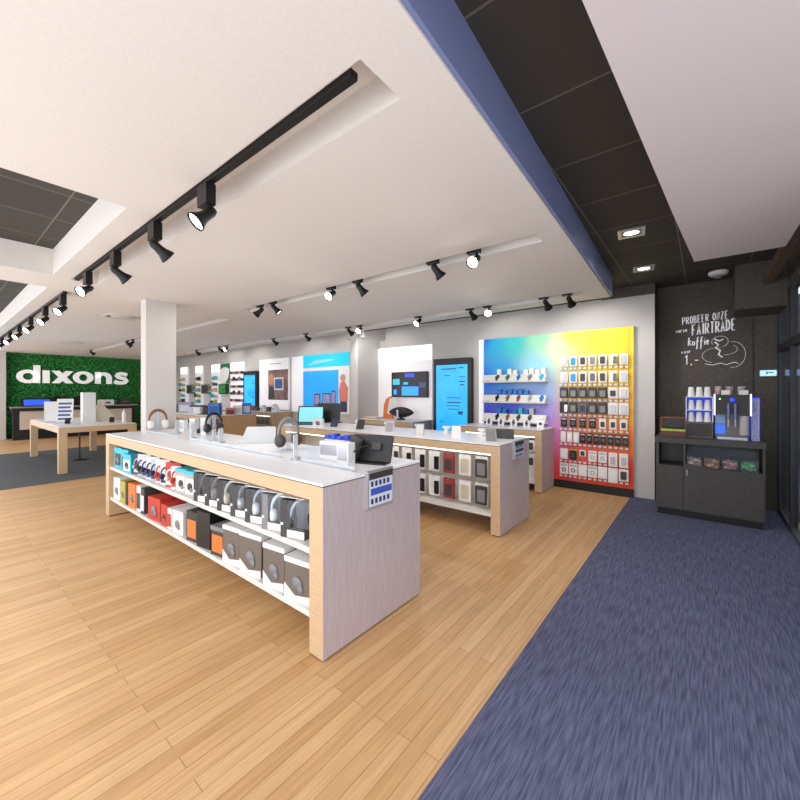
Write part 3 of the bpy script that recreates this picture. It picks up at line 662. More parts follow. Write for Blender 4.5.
for i, (x, m, h, n) in enumerate(((-10.15,M_red,.14,'red shoe-shaped speaker'),(-9.85,M_dg,.12,'black small speaker'),(-9.5,M_white,.16,'white speaker'),(-9.2,M_char,.12,'charcoal speaker'),(-8.95,M_white,.2,'tall white speaker'))):
    t = thing('small_speaker', '%s on the wall counter below the photo poster' % n, 'speaker', (x,5.85,.95))
    MB().prism([(-.1,0),(.12,0),(.1,h*.4),(0,h),(-.07,h)], -.06, .06, m, 'y').build('body', t); MB().lathe([(.0,0),(.025,0),(.03,.006)], M_grey, Tr(0,-.061,h*.35) @ Rx(PI/2), 12).build('speaker_cone', t)

# ---- back wall panels and screens
def board(name, label, cat, x0, x1, z0, z1, m, depth=.05, y=W):
    t = thing(name, label, cat, (x0, y-.002, z0))
    MB().box((0,-depth,0), (x1-x0,0,z1-z0), m).build('panel', t); return t
M_lit = mat('wall_washed_panel', (240,238,240), .5, emit=.12)  # faint glow painted in for the spotlights washing the boards
M_lith = mat('wall_wash_band', (255,253,250), .5, emit=.4)  # stronger painted glow where the wall wash brightens the board tops
for i, (a, b) in enumerate(((-15.93,-15.3),(-14.62,-14.05),(-13.37,-12.75))):
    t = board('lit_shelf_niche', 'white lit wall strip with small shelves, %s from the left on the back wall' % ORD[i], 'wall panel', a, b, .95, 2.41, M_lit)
    MB().box((0.0,-.055,1.2), (b-a,-.05,1.46), M_lith).build('wall_wash_band', t)
    for k in range(5):
        MB().box((.02,-.2,.12+k*.2), (b-a-.02,-.05,.135+k*.2), M_beige if i else M_shelf).build('small_shelf', t)
        for q in range(2):
            o = MB().rbox((a+.12+q*.22,W-.17,0), (a+.26+q*.22,W-.08,.09+.03*((k+q)%2)), [M_sil,M_beige,M_dg,M_cyan,M_yg][(k+q*2+i)%5], .01).build('shelf_gadget', None, (0,0,.95+.135+k*.2))
            tag(o, 'small gadget box, %s side, %s shelf from below, %s lit wall strip' % (('left','right')[q], ORD[k], ORD[i]), 'gadget')
for i, (a, b, m, n) in enumerate(((-15.22,-14.74,M_grey,'grey'),(-14.0,-13.45,M_grey,'grey'),(-12.72,-12.25,mat('forest_card',(30,64,46),.6),'dark green'))):
    t = thing('wall_box', '%s square display box on the back wall, %s from the left' % (n, ORD[i]), 'display box', (a,W,1.40))
    MB().box((0,-.12,0), (b-a,0,.33), m).build('box_body', t); MB().box((.03,-.122,.03), (b-a-.03,-.12,.3), M_dg if m is M_grey else MATS['moss']).build('front_face', t)
t = board('green_banner', 'green and white curved banner panel left of the small shelf wall', 'banner', -12.74, -12.12, 1.76, 2.40, mat('banner_green',(40,116,84),.5))
MB().prism([(0,0)]+[(.0,.45)]+[(.62*k/8,.45+.08*math.sin(k/8*PI)) for k in range(1,9)]+[(.55,.2),(.35,0)], -.055, -.05, M_card, 'y').build('white_curve', t)
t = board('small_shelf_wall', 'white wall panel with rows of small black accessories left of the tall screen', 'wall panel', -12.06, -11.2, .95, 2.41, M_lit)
MB().box((0,-.055,1.22), (.86,-.05,1.46), M_lith).build('wall_wash_band', t)
for k in range(6):
    if k > 4: break
    MB().box((.02,-.1,.2+k*.22), (.84,-.05,.215+k*.22), M_shelf).build('small_shelf', t)
    for q in range(5):
        o = MB().rbox((-12.02+q*.165,W-.09,0), (-11.91+q*.165,W-.055,.08+.05*((q*k)%2)), [M_dg,M_black,M_grey,M_pink,M_char][(q*3+k)%5], .008, None, 1).build('camera_accessory', None, (0,0,.95+.215+k*.22))
        tag(o, 'small accessory, %s from left, %s shelf from below, beside tall narrow screen' % (ORD[q], ORD[k]), 'accessory')
def kiosk(label, x0, x1, z0, z1):
    t = thing('digital_kiosk', label, 'screen', ((x0+x1)/2, W-.002, 0)); w = x1-x0
    MB().rbox((-w/2,-.12,z0), (w/2,-.02,z1), M_black, .02, None, 1).box((-w*.3,-.02,z0+.5), (w*.3,0,z0+.8), M_black).build('housing', t)
    if z0 < .9: MB().box((-w*.4,-.12,0), (w*.4,-.02,z0), M_black).build('pedestal', t)
    s_ = MB().box((-w/2+.07,-.126,z0+.1), (w/2-.07,-.12,z1-.12), mat('kiosk_screen', (30,160,232), .3, emit=.38, noise=1, rgb2=(60,184,240), scale=3)).build('screen', t)
    mb = MB(); mp = mat('screen_ink', (30,92,150), .4); hgt = z1-z0
    for (a, b, c, d) in ((-.28,.12,.86,.875),(.2,.32,.87,.885),(-.2,-.02,.78,.79),(.2,.36,.76,.77),(.2,.36,.70,.715),(.22,.34,.66,.675),(-.12,.25,.5,.51),(-.12,.25,.44,.455),(-.12,.22,.40,.41),(-.1,.2,.36,.37),(-.3,-.22,.2,.21),(.18,.3,.3,.34)):
        mb.box((a*w,-.128,z0+c*hgt), (b*w,-.126,z0+d*hgt), mp)
    mb.build('screen_text', s_)
kiosk('tall black framed digital screen showing bright blue, left of the rainbow wall', -4.10, -3.29, .62, 2.11)
kiosk('tall narrow black framed blue screen beside the photo poster', -11.13, -10.4, .96, 2.10)
# photo poster
t = board('photo_poster', 'white poster board with a dark photo of a person holding a blue tile', 'poster', -10.34, -8.9, .98, 2.42, M_lit)
pm = MB().box((.47,-.055,.27), (1.43,-.05,1.12), mat('photo_bg', (96,70,72), .5, noise=1, rgb2=(160,120,110), scale=4)).build('photo', t)
mb = MB(); mb.lathe([(.0,0),(.16,0),(.16,.003)], M_skin, Tr(.62,-.055,.85) @ Rx(PI/2), 18); mb.prism([(.49,.3),(.8,.3),(.75,.62),(.55,.68)], -.058, -.055, M_dg, 'y'); mb.build('pictured_person', pm)
MB().box((.78,-.062,.55), (1.22,-.055,.9), M_white).box((.82,-.064,.59), (1.18,-.062,.86), mat('tile_blue', (64,90,160), .5)).build('pictured_tile', pm)
MB().box((.55,-.056,1.28), (1.1,-.05,1.31), M_sil).build('caption', t)
board('white_wall_board', 'plain white lit board directly left of the large blue poster', 'wall panel', -8.74, -8.24, .95, 2.42, M_lit)
# blue poster
t = board('blue_poster', 'large blue advertising board with a cyan header and pictured phones', 'poster', -8.24, -6.5, .95, 2.42, M_white)
M_pbl = mat('poster_blue', (12,150,236), .5, emit=.2, noise=1, rgb2=(24,164,242), scale=2); M_pcy = mat('poster_cyan', (6,190,232), .5, emit=.2)
MB().box((0,-.056,1.15), (1.74,-.05,1.47), M_pcy).prism([(.15,1.2),(1.2,1.3),(1.1,1.34),(.5,1.33)], -.058, -.056, mat('pale_swoosh', (150,226,240), .5), 'y').build('cyan_header', t)
MB().box((0,-.056,.0), (1.36,-.05,1.06), M_pbl).build('blue_field', t)
mb = MB()
for k, (x, z, w, h) in enumerate(((.45,.18,.24,.3),(.78,.16,.3,.34),(1.12,.16,.14,.4))): mb.rbox((x,-.06,z), (x+w,-.056,z+h), M_char, .02, None, 1); mb.box((x+.02,-.062,z+.03), (x+w-.02,-.06,z+h-.03), mat('poster_tile', (60,150,220), .5, noise=1, rgb2=(220,150,170), scale=14))
mb.build('pictured_phones', t)
mb = MB(); mb.lathe([(.0,0),(.09,0),(.09,.003)], M_skin, Tr(1.52,-.052,.86) @ Rx(PI/2), 16); mb.prism([(1.4,.3),(1.68,.3),(1.7,.62),(1.58,.78),(1.44,.76),(1.38,.55)], -.055, -.052, mat('coral', (214,128,110), .6), 'y'); mb.prism([(1.44,.05),(1.66,.05),(1.66,.3),(1.42,.3)], -.055, -.052, M_navy, 'y'); mb.build('pictured_person', t)
# tv niche
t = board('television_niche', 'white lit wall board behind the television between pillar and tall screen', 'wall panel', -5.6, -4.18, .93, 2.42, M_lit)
MB().box((0,-.053,1.2), (1.42,-.05,1.49), M_lith).build('wall_wash_band', t)
t = thing('television', 'flat television with dark menu of blue tiles on the white lit board', 'television', (-4.71,W-.0525,1.63))
MB().rbox((-.46,-.05,-.26), (.46,0,.26), M_black, .01, None, 1).build('housing', t)
s_ = MB().box((-.44,-.054,-.24), (.44,-.05,.24), mat('tv_screen', (10,10,20), .3, emit=.3)).build('screen', t)
mb = MB(); tb = mat('tile_bright', (34,120,230), .4, emit=.9)
for (a, b, c, d, m) in ((-.18,.24,-.22,-.04,tb),(-.42,-.24,.0,.12,mat('tile_teal',(60,160,190),.4,emit=.5)),(-.4,-.32,-.2,-.1,tb),(-.1,.14,.15,.23,mat('tile_violet',(50,60,200),.4,emit=.6)),(.26,.42,-.06,.04,mat('tile_grey',(60,70,110),.4,emit=.3)),(-.14,-.02,-.0,.05,mat('tile_teal',(60,160,190),.4))): mb.box((a,-.056,c), (b,-.054,d), m)
mb.build('menu_tiles', s_)
t = thing('oval_speaker', 'black oval speaker on the wall counter under the television', 'speaker', (-4.7,5.9,.93))
MB().lathe([(0,-.13),(.05,-.125),(.10,-.09),(.14,-.05),(.165,0),(.14,.05),(.10,.09),(.05,.125),(0,.13)], M_black, Tr(0,0,.15) @ Matrix.Diagonal((1.9,.5,.8,1)) @ Matrix.Identity(4), 28).build('speaker_body', t)
MB().lathe([(.0,0),(.08,0),(.09,.02),(.03,.04),(.03,.09)], M_dg, None, 16).build('foot', t); MB().box((-.04,-.095,.06), (.0,-.085,.2), M_sil).build('front_badge', t)
t = thing('orange_gadget_box', 'orange and white figure shaped card behind the black oval speaker', 'display card', (-5.15,6.05,.93))
MB().prism([(-.14,0),(.12,0),(.1,.2),(.16,.34),(.05,.46),(-.06,.4),(-.12,.26)], -.02, .02, M_orange, 'y').build('card', t); MB().prism([(-.02,.1),(.26,.08),(.26,.42),(.05,.42)], -.03, -.02, M_card, 'y').build('white_figure', t)
t = thing('brochure_tray', 'low light wooden tray on the left of the television counter', 'tray', (-5.4,5.85,.93)); MB().box((-.2,-.12,0), (.2,.12,.02), M_oak).build('tray_base', t); MB().box((-.18,-.1,.02), (.18,.1,.035), M_card).build('brochures', t)

# ---- rainbow wall
def rainbow():
    pts = [(0,1,(10,110,220)),(.1,.95,(0,180,220)),(.25,.95,(0,205,200)),(.42,.97,(150,228,180)),(.55,.9,(225,240,190)),(.65,.97,(240,240,60)),(.8,.95,(252,232,0)),(1,.95,(250,215,0)),(0,.7,(5,110,225)),(0,.4,(50,50,205)),(.15,.75,(10,160,225)),
           (.4,.78,(150,215,235)),(.42,.6,(150,185,240)),(.43,.42,(165,150,235)),(.48,.28,(215,120,190)),(.46,.12,(225,60,110)),(.55,.03,(220,50,50)),(.7,.62,(244,196,90)),(.75,.42,(250,150,90)),(1,.5,(252,176,20)),(1,.7,(252,200,10)),(.7,.2,(235,96,70)),(1,.12,(230,50,30)),(1,.28,(250,120,20)),(.85,.05,(235,70,30)),(.2,.2,(60,40,190)),(.2,.45,(60,90,220)),(.85,.75,(250,220,30))]
    nx, ny = 60, 60; vs = []; fs = []; cs = []
    x0, x1, z0, z1 = -3.06, -.78, .12, 2.41
    for j in range(ny+1):
        for i in range(nx+1):
            u = i/nx; v = j/ny; vs.append((x0+(x1-x0)*u, W-.071, z0+(z1-z0)*v)); a = [0,0,0]; ws = 0
            for (pu, pv, c) in pts:
                w = 1/((u-pu)**2+(v-pv)**2+.002)**1.6; ws += w; cl = lin(c)
                for k in range(3): a[k] += cl[k]*w
            cs.append([q/ws for q in a]+[1])
    for j in range(ny):
        for i in range(nx): k = j*(nx+1)+i; fs.append((k,k+1,k+nx+2,k+nx+1))
    m = bpy.data.materials.new('rainbow_print'); m.use_nodes = True; N = m.node_tree.nodes; at = N.new('ShaderNodeVertexColor'); at.layer_name = 'print'
    m.node_tree.links.new(at.outputs['Color'], N['Principled BSDF'].inputs['Base Color']); N['Principled BSDF'].inputs['Roughness'].default_value = .5
    t = thing('rainbow_wall_panel', 'large rainbow gradient printed wall panel from blue to yellow and red', 'wall panel', (0,0,0))
    MB().box((x0,W-.07,z0), (x1,W,z1), M_white).build('backing_board', t)
    MB().box((x0-.09,W-.09,.1), (x0,W,z1), M_lit).build('lit_side_strip', t)
    MB().box((x0,W-.075,0), (x1,W,.12), M_black).build('plinth', t)
    mb = MB(); mb.add(vs, fs, m); o = mb.build('printed_sheet', t)
    ca = o.data.color_attributes.new('print', 'FLOAT_COLOR', 'POINT')
    ca.data.foreach_set('color', [q for c in cs for q in c])
    mb = MB()
    for k in range(60): mb.box((-.845,W-.073,.2+k*.036), (-.835,W-.071,.21+k*.036), M_char)
    mb.build('perforated_strip', t)
rainbow()
rows = [(2.03,.155,.105,['white','cyan','dark grey','grey','slim dark grey','dark patterned','white']),(1.79,.165,.105,['white','cyan','black','slate','dark square','dark patterned','white']),
        (1.555,.16,.12,['dark framed','grey framed','dark framed','dark framed','dark framed','small dark','white']),(1.335,.17,.12,['narrow black and white','dark framed','slate framed','dark framed','dark framed','white','white']),
        (1.10,.15,.09,['black cable','black cable','black cable','grey cable','white square plug','white square plug','white square plug']),(.88,.16,.075,['white','white','white','black cable','black cable','black cable','black cable','black cable','black cable','black cable']),
        (.62,.16,.11,['white','black and green','small white','white cable','white cable','white clip','white clip']),(.40,.17,.12,['white and black','white and black','white plain','white cable','white plain','white tall','white grey label'])]
for r, (zt, h, w, items) in enumerate(rows):
    n = len(items)
    for i, c in enumerate(items):
        x = -1.70+(.83)*i/(n-1) if n > 7 else -1.69+.133*i
        shape = 'phone'; mc = M_card; mp = M_dg
        if 'cyan' in c: mp = mat('sky_blue',(40,150,220),.5)
        elif c in ('white','white plain','white tall'): mp = M_sil if r < 4 else M_white
        elif 'slate' in c: mp = mat('slate',(96,104,122),.5)
        elif c.startswith('grey'): mp = M_grey
        if 'framed' in c: shape = 'case'; mp = M_char if 'slate' not in c else MATS['slate']; mc = M_dg
        if 'patterned' in c: mp = MCY; shape = 'split'
        if 'narrow' in c: mc = M_black; mp = M_white; shape = 'split'
        if 'cable' in c: mc = M_black if ('black' in c or 'grey' in c) else M_card; mp = M_grey if mc is M_black else M_sil; shape = 'cable'
        if 'plug' in c or 'small dark' in c or 'clip' in c: shape = 'square'; mp = M_dg if 'plug' in c or 'dark' in c else M_sil
        if 'black and green' in c: mc = M_yg; mp = M_black; shape = 'case'
        if c == 'white and black': mp = M_black; shape = 'cable'
        hh = h*(.6 if c == 'small white' else 1.25 if c in ('white tall','white clip') else 1); ww = w*(.8 if c == 'small white' else 1)
        pack('%s pack, %s from left in %s row from top, rainbow wall' % (c, ORD[i], ORD[r]), x, W-.13, zt, ww, hh, mc, mp, 'accessory packs on the rainbow wall', shape=shape, back=.06)
    o = MB()
    for k in range(14): o.box((-1.76+k*.068,W-.115,zt-h-.045), (-1.72+k*.068,W-.112,zt-h-.02), M_card)
    o.box((-1.77,W-.11,zt-h-.04), (-.82,W-.071,zt-h-.036), M_acr)
    tag(o.build('price_strip'), 'clear price strip with small tickets under the %s row of the rainbow wall' % ORD[r], 'price strip')
# watch shelves
wc = [[M_char,M_green,M_blue,M_grey,M_cyan],[M_black,M_brown,M_maroon,M_sil,M_blue],[M_black,M_brown,M_char,M_dg,M_white],[M_black,M_dg,M_navy,M_green,M_white]]
wn = [['black','green','blue','grey','cyan'],['black','brown','maroon','silver','blue'],['black','brown','charcoal','dark grey','white'],['black','dark grey','navy','green','white']]
for r, z in enumerate((1.64,1.30,.985)):
    t = thing('watch_shelf', 'white sloped watch shelf, %s from the top on the blue part of the wall' % ORD[r], 'shelf', (-3.0,W-.071,z))
    MB().prism([(0,0),(-.19,0),(-.20,.02),(-.11,.135),(-.10,.13),(-.10,.02),(0,.02)], 0, 1.06, M_shelf, 'x').build('sloped_shelf', t)
    MB().box((.05,-.195,.02), (.14,-.192,.035), M_grey).build('price_rail', t)
def watch(label, x, y, z, mstrap, tilt):
    t = thing('wrist_watch', label, 'watch', (x,y,z), (tilt,0,0), 'watches on the sloped shelves')
    MB().rbox((-.019,-.006,-.062), (.019,.0,.062), mstrap, .01, None, 1).build('strap', t)
    MB().lathe([(.0,0),(.033,0),(.035,.008),(.028,.014)], mstrap, Tr(0,-.004,.005) @ Rx(PI/2), 16).build('watch_face', t)
TLT = -math.atan2(.09,.115)
for r, z in enumerate((1.64,1.30,.985)):
    for i in range(5):
        x = -2.74+i*.185
        watch('%s strapped watch, %s from left on %s sloped shelf from top' % (wn[r][i], ORD[i], ORD[r]), x, W-.071-.154, z+.082, wc[r][i], TLT)
for i in range(5):
    x = -2.86+i*.215
    t = thing('watch_cradle', 'white cradle with a %s watch, %s from left on counter under the sloped shelves' % (wn[3][i], ORD[i]), 'watch', (x,6.0,.93), (0,0,.2))
    MB().prism([(-.06,0),(.05,0),(.03,.05),(.0,.1)], -.05, .05, M_white, 'x').build('cradle', t)
    MB().rbox((-.012,-.004,-.05), (.012,0,.05), wc[3][i], .006, Tr(0,-.04,.06) @ Rx(-.5), 1).build('strap', t)
    MB().lathe([(.0,0),(.024,0),(.022,.01)], M_dg, Tr(0,-.042,.06) @ Rx(PI/2-.5), 14).build('watch_face', t)
for r, (z, cs) in enumerate(((1.66,'w ww wwww'),(1.32,'bbbbbb'),(1.005,'bb bcbs'))):
    k = 0
    for ch in cs:
        x = -2.74+k*.092; k += 1
        if ch == ' ': continue
        m = {'w':M_white,'b':M_blue,'c':M_cyan,'s':M_sil}[ch]; n = {'w':'white','b':'blue','c':'cyan','s':'silver'}[ch]
        hh = .19+.02*(k%2)
        o = MB().rbox((-.038,-.035,0), (.038,.035,hh), m, .006).build('watch_box', None, (x,W-.071-.045,z))
        tag(o, '%s watch carton behind %s sloped shelf, %s place from left' % (n, ORD[r], ORD[k-1]), 'watch box', 'watch cartons')
# packs under the C counter
for k, (z, m) in enumerate(((.78,M_dg),(.55,M_card))):
    pack(('dark framed white pack hanging under the watch counter top','plain white pack hanging below the dark framed one')[k], -2.08, 5.75, z, .2, .2, m, M_card, 'packs under the watch counter', shape='case', back=.4)
MB_ = carton('white_carton','tall white carton on the base of the watch counter','carton',M_card,None,-2.1,5.8,.1602,.22,.15,.2,0)

# ------------------------------------------------------------------ coffee corner
t = thing('coffee_cabinet', 'charcoal coffee cabinet with an open niche row and one small handle', 'cabinet', (-.47,5.62,.006))
w = .975; d = .99
MB().box((0,0,.08), (w,d,.60), M_cab).build('body', t)
MB().box((.012,.02,0), (w-.012,d-.02,.08), M_black).build('kickplate', t)
mb = MB().box((0,.0,.60), (.03,d,.87), M_cab).box((w-.02,0,.60), (w,d,.87), M_cab).box((.03,.35,.60), (w-.02,.37,.87), M_black).box((.27,0,.60), (.29,.35,.87), M_cab); mb.build('niche_row', t)
MB().box((-.01,-.01,.87), (w+.01,d,.93), M_cab).build('countertop', t)
p = MB().box((.275,-.012,.1), (w-.015,-.0005,.585), M_cab).build('door', t)
p2 = MB().box((.015,-.012,.1), (.265,-.0005,.585), M_cab).build('door', t)
MB().box((.30,-.024,.50), (.308,-.012,.57), M_sil).build('handle', p)
# snack bins
sn = [('tan biscuit',(196,160,130)),('brown and orange wrapped snack',(190,120,50)),('pink and brown snack',(180,120,110)),('green snack',(30,170,80))]
for i, (n, c) in enumerate(sn):
    x0 = -.175+i*.16
    b = thing('snack_bin', 'clear bin of %s packs, %s from left in cabinet niche' % (n, ORD[i]), 'bin', (x0,5.63,.6065), (0,0,0), 'clear snack bins')
    MB().box((0,0,0), (.15,.3,.005), M_win).box((0,0,.005), (.003,.3,.2), M_win).box((.147,0,.005), (.15,.3,.2), M_win).box((.003,0,.005), (.147,.003,.13), M_win).box((.003,.297,.005), (.147,.3,.2), M_win).build('bin_shell', b)
    mb = MB(); ms = [mat('snack_%s' % ORD[i], c, .5), mat('snack_pale_%s' % ORD[i], tuple(min(255, int(q*1.3+20)) for q in c), .5), M_brown if i < 3 else M_green]
    for k in range(80):
        T = Tr(.026+random.random()*.098, .03+random.random()*.24, .02+random.random()*.06) @ Euler((random.uniform(-.4,.4),random.uniform(-.4,.4),random.uniform(0,3))).to_matrix().to_4x4()
        mb.rbox((-.019,-.012,-.008), (.019,.012,.008), random.choice(ms), .004, T)
    o = mb.build('snack_packs', None, (x0,5.63,.6065)); tag(o, 'heap of small %s packs filling the %s clear bin' % (n, ORD[i]), 'snacks', None, 'stuff')
CT = .9365
# basket on the left
t = thing('tea_basket', 'copper wire box with a lime lit edge at the left of the coffee counter', 'basket', (-.31,5.85,CT))
MB().box((-.125,-.08,0), (.125,.1,.07), mat('red_brown_wood', (92,52,40), .5)).build('tray', t)
MB().box((-.123,-.083,.07), (.123,-.07,.095), mat('lime_strip', (176,186,60), .5)).build('lime_edge', t)
mb = MB()
for (a, b) in (((-.125,-.08,.07),(-.125,-.08,.23)),((.125,-.08,.07),(.125,-.08,.23)),((-.125,.1,.07),(-.125,.1,.23)),((.125,.1,.07),(.125,.1,.23)),((-.125,-.08,.23),(.125,-.08,.23)),((-.125,.1,.23),(.125,.1,.23)),((-.125,-.08,.23),(-.125,.1,.23)),((.125,-.08,.23),(.125,.1,.23))): mb.cyl(a, b, .005, M_copper, 6)
mb.build('wire_frame', t); MB().box((-.12,.085,.07), (.12,.095,.225), M_black).build('back_panel', t)
# cup rack
t = thing('cup_rack', 'grey cup rack with three open shelves and a drawer beside the coffee machine', 'rack', (-.055,5.95,CT))
MB().box((-.13,-.1,0), (.13,.12,.19), mat('rack_grey', (92,92,98), .5)).box((-.12,-.103,.02), (.12,-.1,.17), M_char).build('drawer_box', t)
for z in (.335,.495): MB().box((-.13,-.1,z-.008), (.13,.12,z), M_sil).build('rack_shelf', t)
MB().box((-.13,-.1,.19), (-.122,.12,.5), M_steel).box((.122,-.1,.19), (.13,.12,.5), M_steel).build('side_frame', t)
MB().box((-.122,.11,.19), (.122,.118,.487), mat('blue_lit_back', (60,80,220), .5, emit=.25)).build('blue_back', t)
for r, z in enumerate((.19,.335,.495)):
    for i in range(3):
        o = MB().lathe([(.0,.118),(.022,.118),(.026,.112),(.036,.004),(.038,0),(.034,0)], M_white, None, 18).build('paper_cup', None, (-.055-.078+i*.078,5.90,CT+z+.0003))
        tag(o, 'upside-down white cup, %s one on the %s tier of the cup rack' % (('left','middle','right')[i], ('lowest','middle','top')[r]), 'cup', 'white cups in the cup rack')
# coffee machine
t = thing('coffee_machine', 'silver and black coffee machine with blue lit spouts', 'coffee machine', (.245,5.9,CT))
MB().rbox((-.16,-.02,0), (.16,.3,.52), mat('machine_grey', (104,100,104), .35), .02).build('housing', t)
MB().box((-.16,-.1,.3), (.16,-.02,.52), M_char).build('brew_head', t)
MB().box((-.165,-.11,.28), (-.15,-.1,.53), mat('white_lit_edge', (210,214,255), .4, emit=.7)).box((.15,-.11,.28), (.165,-.1,.53), MATS['white_lit_edge']).build('lit_edges', t)
bl_ = mat('blue_glow', (40,60,250), .4, emit=.9)
for sx in (-.035,.025): MB().rbox((sx-.013,-.13,.24), (sx+.013,-.1,.42), mat('spout_blue', (92,100,150), .3, metal=.3), .006).cyl((sx,-.115,.15), (sx,-.115,.24), .008, M_sil, 8).build('spout', t)
MB().lathe([(.0,0),(.022,0),(.022,.01),(0,.012)], bl_, Tr(0,-.1,.46) @ Rx(PI/2), 18).build('blue_button', t)
MB().lathe([(.0,0),(.008,0),(.008,.004)], mat('green_led', (120,240,170), .4, emit=1.5), Tr(-.11,-.1,.47) @ Rx(PI/2), 8).build('power_light', t)
MB().rbox((-.14,-.1,.0), (.14,-.02,.03), M_steel, .01).build('drip_tray', t)
MB().box((-.15,-.03,.18), (-.06,-.02,.28), mat('pale_blue_panel', (130,164,214), .4)).box((-.15,-.03,.06), (-.06,-.02,.17), mat('mid_blue_panel', (50,96,220), .4, emit=.4)).build('blue_panels', t)
MB().rbox((.06,-.09,.06), (.145,-.02,.28), mat('pale_steel', (190,186,186), .4), .03).build('milk_container', t)
for i, x in enumerate((.125,.225,.33)):
    t = thing('topping_jar', 'small clear %s jar on top of the coffee machine, %s one' % (('peach filled','orange filled','pale')[i], ('left','middle','right')[i]), 'jar', (x,5.95,CT+.5203))
    MB().lathe([(.0,0),(.035,0),(.036,.01),(.036,.10)], M_acr, None, 16).build('glass', t)
    MB().lathe([(.0,.004),(.031,.004),(.031,.075),(0,.078)], [mat('peach',(226,160,120),.6),mat('orange_mix',(206,130,90),.6),mat('pale_mix',(170,150,140),.6)][i], None, 16).build('contents', t)
for i, x in enumerate((.19,.345)):
    t = thing('milk_cup_box', 'small white open box before the jars on the coffee machine, %s one' % ('left','right')[i], 'box', (x,5.86,CT+.5203))
    MB().rbox((-.04,-.03,0), (.04,.03,.05), M_white, .006).build('box_body', t); MB().box((-.034,-.024,.05), (.034,.024,.052), M_sil).build('lid_inset', t)
t = thing('lid_dispenser', 'tall clear blue lit dispenser tube right of the coffee machine', 'dispenser', (.445,5.88,CT))
MB().box((-.032,-.03,0), (.032,.05,.01), M_steel).box((-.032,-.03,.475), (.032,.05,.485), bl_).build('end_caps', t)
MB().box((-.032,-.03,.01), (-.029,.05,.475), mat('blue_edge', (80,90,220), .3, emit=.5)).box((.029,-.03,.01), (.032,.05,.475), MATS['blue_edge']).build('edges', t)
MB().box((-.029,-.028,.01), (.029,-.026,.475), M_acr).build('front_window', t); MB().box((-.02,.0,.02), (.02,.04,.3), mat('dark_blue_lids', (30,36,80), .5)).build('stacked_lids', t)
# room thermostat display
t = thing('wall_display', 'small pale blue lit control display on the dark wall right of the machine', 'control display', (.62,BB,1.725))
MB().rbox((-.08,-.025,-.04), (.08,0,.04), M_sil, .01, None, 1).build('housing', t); MB().box((-.072,-.028,-.032), (.072,-.025,.032), mat('display_blue', (150,200,240), .4, emit=.7)).box((-.02,-.029,-.015), (-.005,-.028,.02), M_navy).box((.0,-.029,.0), (.05,-.028,.012), M_navy).build('screen', t)
struct(MB().box((.478,BB-.012,.0), (.482,BB-.001,2.42), M_black).build('trim_panel_seam'))

# chalk lettering: single stroke letters
G = {'P':[[(0,0),(0,1),(.5,.95),(.55,.7),(.4,.5),(0,.45)]],'R':[[(0,0),(0,1),(.5,.95),(.55,.72),(.4,.52),(0,.48)],[(.2,.5),(.6,0)]],'O':[[(.3,0),(.05,.2),(0,.6),(.2,.98),(.45,.95),(.6,.6),(.5,.15),(.3,0)]],
     'B':[[(0,0),(0,1),(.45,.95),(.45,.6),(0,.52),(.5,.45),(.5,.08),(0,0)]],'E':[[(.5,1),(0,1),(0,0),(.5,0)],[(0,.5),(.4,.5)]],'N':[[(0,0),(0,1),(.5,0),(.5,1)]],'Z':[[(0,1),(.5,1),(0,0),(.5,0)]],'F':[[(0,0),(0,1),(.5,1)],[(0,.52),(.4,.52)]],
     'A':[[(0,0),(.3,1),(.6,0)],[(.1,.35),(.5,.35)]],'I':[[(.15,0),(.15,1)]],'T':[[(0,1),(.6,1)],[(.3,1),(.3,0)]],'D':[[(0,0),(0,1),(.35,.95),(.58,.6),(.5,.2),(0,0)]],
     'k':[[(0,0),(.1,.95),(.2,1)],[(.45,.6),(.1,.35),(.5,0)]],'o':[[(.25,0),(.05,.2),(.15,.5),(.4,.45),(.45,.15),(.25,0)]],'f':[[(.5,.95),(.35,1),(.25,.8),(.15,-.4),(.0,-.5)],[(0,.45),(.5,.5)]],'i':[[(.15,0),(.15,.5)],[(.15,.7),(.16,.75)]],
     'e':[[(.05,.25),(.42,.3),(.35,.52),(.12,.5),(.03,.2),(.2,0),(.45,.08)]],'v':[[(0,.5),(.2,0),(.4,.5)]],'n':[[(0,0),(.02,.5)],[(.02,.35),(.25,.52),(.38,.4),(.4,0)]],'a':[[(.4,.45),(.1,.48),(.03,.15),(.2,0),(.4,.2),(.4,.5),(.45,0)]],'r':[[(0,0),(.02,.5)],[(.02,.35),(.2,.52),(.35,.48)]],
     's':[[(.4,.5),(.1,.5),(.1,.32),(.38,.2),(.3,0),(.02,.02)]],'1':[[(.0,.75),(.2,1),(.2,0)]],',':[[(.05,.08),(0,-.12)]],'-':[[(.05,.4),(.45,.42)]]}
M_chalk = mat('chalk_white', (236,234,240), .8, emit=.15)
def write(mb, txt, x, z, h, r, adv, slope=.0, yy=-.0):
    for ch in txt:
        if ch != ' ':
            for st in G[ch]: mb.tube([(x+p[0]*h*.85*adv, yy, z+p[1]*h+random.uniform(-.02,.02)*h) for p in st], r, M_chalk, 5)
        dx = h*(.85 if ch.isupper() else .62)*adv; dx *= .6 if ch in 'Ii,' else 1
        x += dx; z += dx*slope
t = thing('chalk_lettering', 'white hand-drawn chalk words about fairtrade coffee on the dark wall', 'wall writing', (0,BB-.006,0))
mb = MB(); write(mb,'PROBEER ONZE',-.245,2.43,.10,.006,.50,.07); mb.build('top_line', t)
mb = MB(); write(mb,'verse',-.32,2.32,.06,.005,.72,.08); write(mb,'FAIRTRADE',-.135,2.27,.145,.009,.44,.08); mb.build('second_line', t)
mb = MB(); write(mb,'koffie',-.18,2.13,.11,.0075,.62,.02); mb.build('third_line', t)
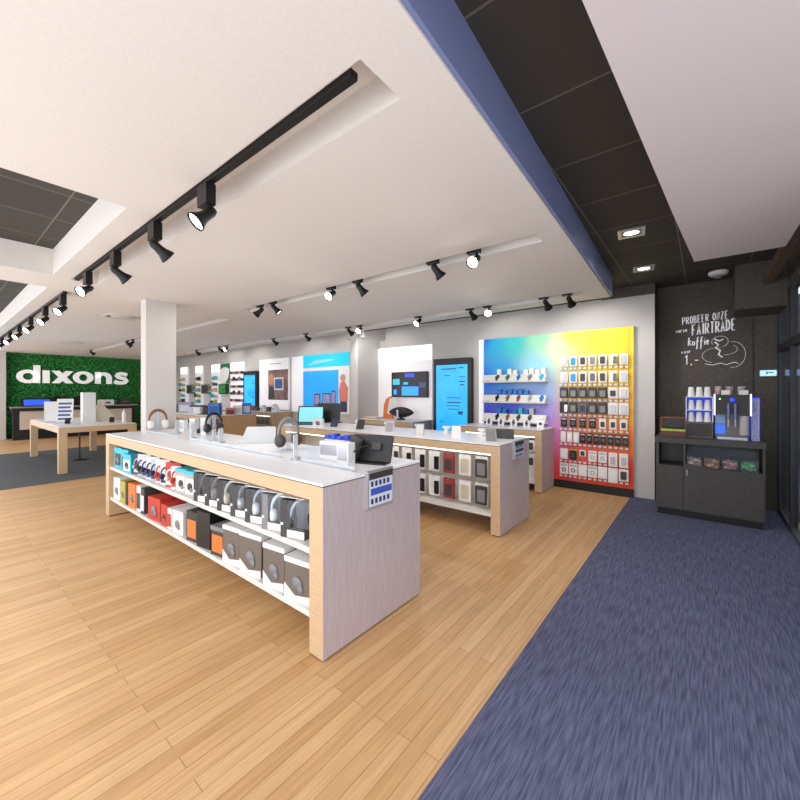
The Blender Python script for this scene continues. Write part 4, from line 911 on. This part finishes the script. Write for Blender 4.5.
mb = MB(); write(mb,'voor',-.26,2.02,.06,.004,.8,.12); write(mb,'1,-',-.215,1.87,.13,.008,.8,0); mb.build('price_words', t)
t = thing('chalk_drawing', 'thin white chalk line drawing of a curled figure under the words', 'wall drawing', (0,BB-.006,0))
mb = MB()
arc = lambda cx, cz, rx, rz, a, b, n=18: [(cx+rx*math.cos(a+(b-a)*k/n), 0, cz+rz*math.sin(a+(b-a)*k/n)) for k in range(n+1)]
mb.tube(arc(.155,2.16,.085,.075,-1.2,3.6), .0022, M_chalk, 5); mb.tube(arc(.12,1.98,.15,.1,1.3,4.4), .002, M_chalk, 5)
mb.tube(arc(.28,1.98,.13,.17,-1.7,1.7), .0022, M_chalk, 5); mb.tube(arc(.2,2.05,.13,.07,-1.6,.8), .002, M_chalk, 5); mb.build('outline', t)
mb = MB(); mb.tube([(.0,0,1.87),(.08,0,1.85),(.16,0,1.875),(.22,0,1.85),(.3,0,1.88),(.34,0,1.86)], .004, M_chalk, 5); mb.tube([(.1,0,2.16),(.14,0,2.12),(.11,0,2.08),(.16,0,2.04),(.14,0,1.99),(.18,0,1.95)], .009, M_chalk, 5); mb.tube([(.1,0,2.2),(.15,0,2.17),(.19,0,2.19)], .008, M_chalk, 5); mb.build('bold_strokes', t)

# ------------------------------------------------------------------ world, camera, colour
wd = bpy.data.worlds.new('world'); bpy.context.scene.world = wd; wd.use_nodes = True
wd.node_tree.nodes['Background'].inputs['Color'].default_value = (.93,.95,1,1)
wd.node_tree.nodes['Background'].inputs['Strength'].default_value = 1.3
cd = bpy.data.cameras.new('camera'); cam = bpy.data.objects.new('camera', cd); col.objects.link(cam)
cd.sensor_width = 36; cd.lens = 380.6/800*36; cd.shift_y = -9/800; cd.clip_start = .05
cam.location = (0,0,1.5); cam.rotation_euler = (PI/2,0,math.atan2(305,380.6))
sc = bpy.context.scene; sc.camera = cam
sc.view_settings.view_transform = 'Standard'; sc.view_settings.look = 'None'; sc.view_settings.gamma = 1
sc.view_settings.exposure = 1.03
try: sc.view_settings.use_curve_mapping = False
except Exception: pass
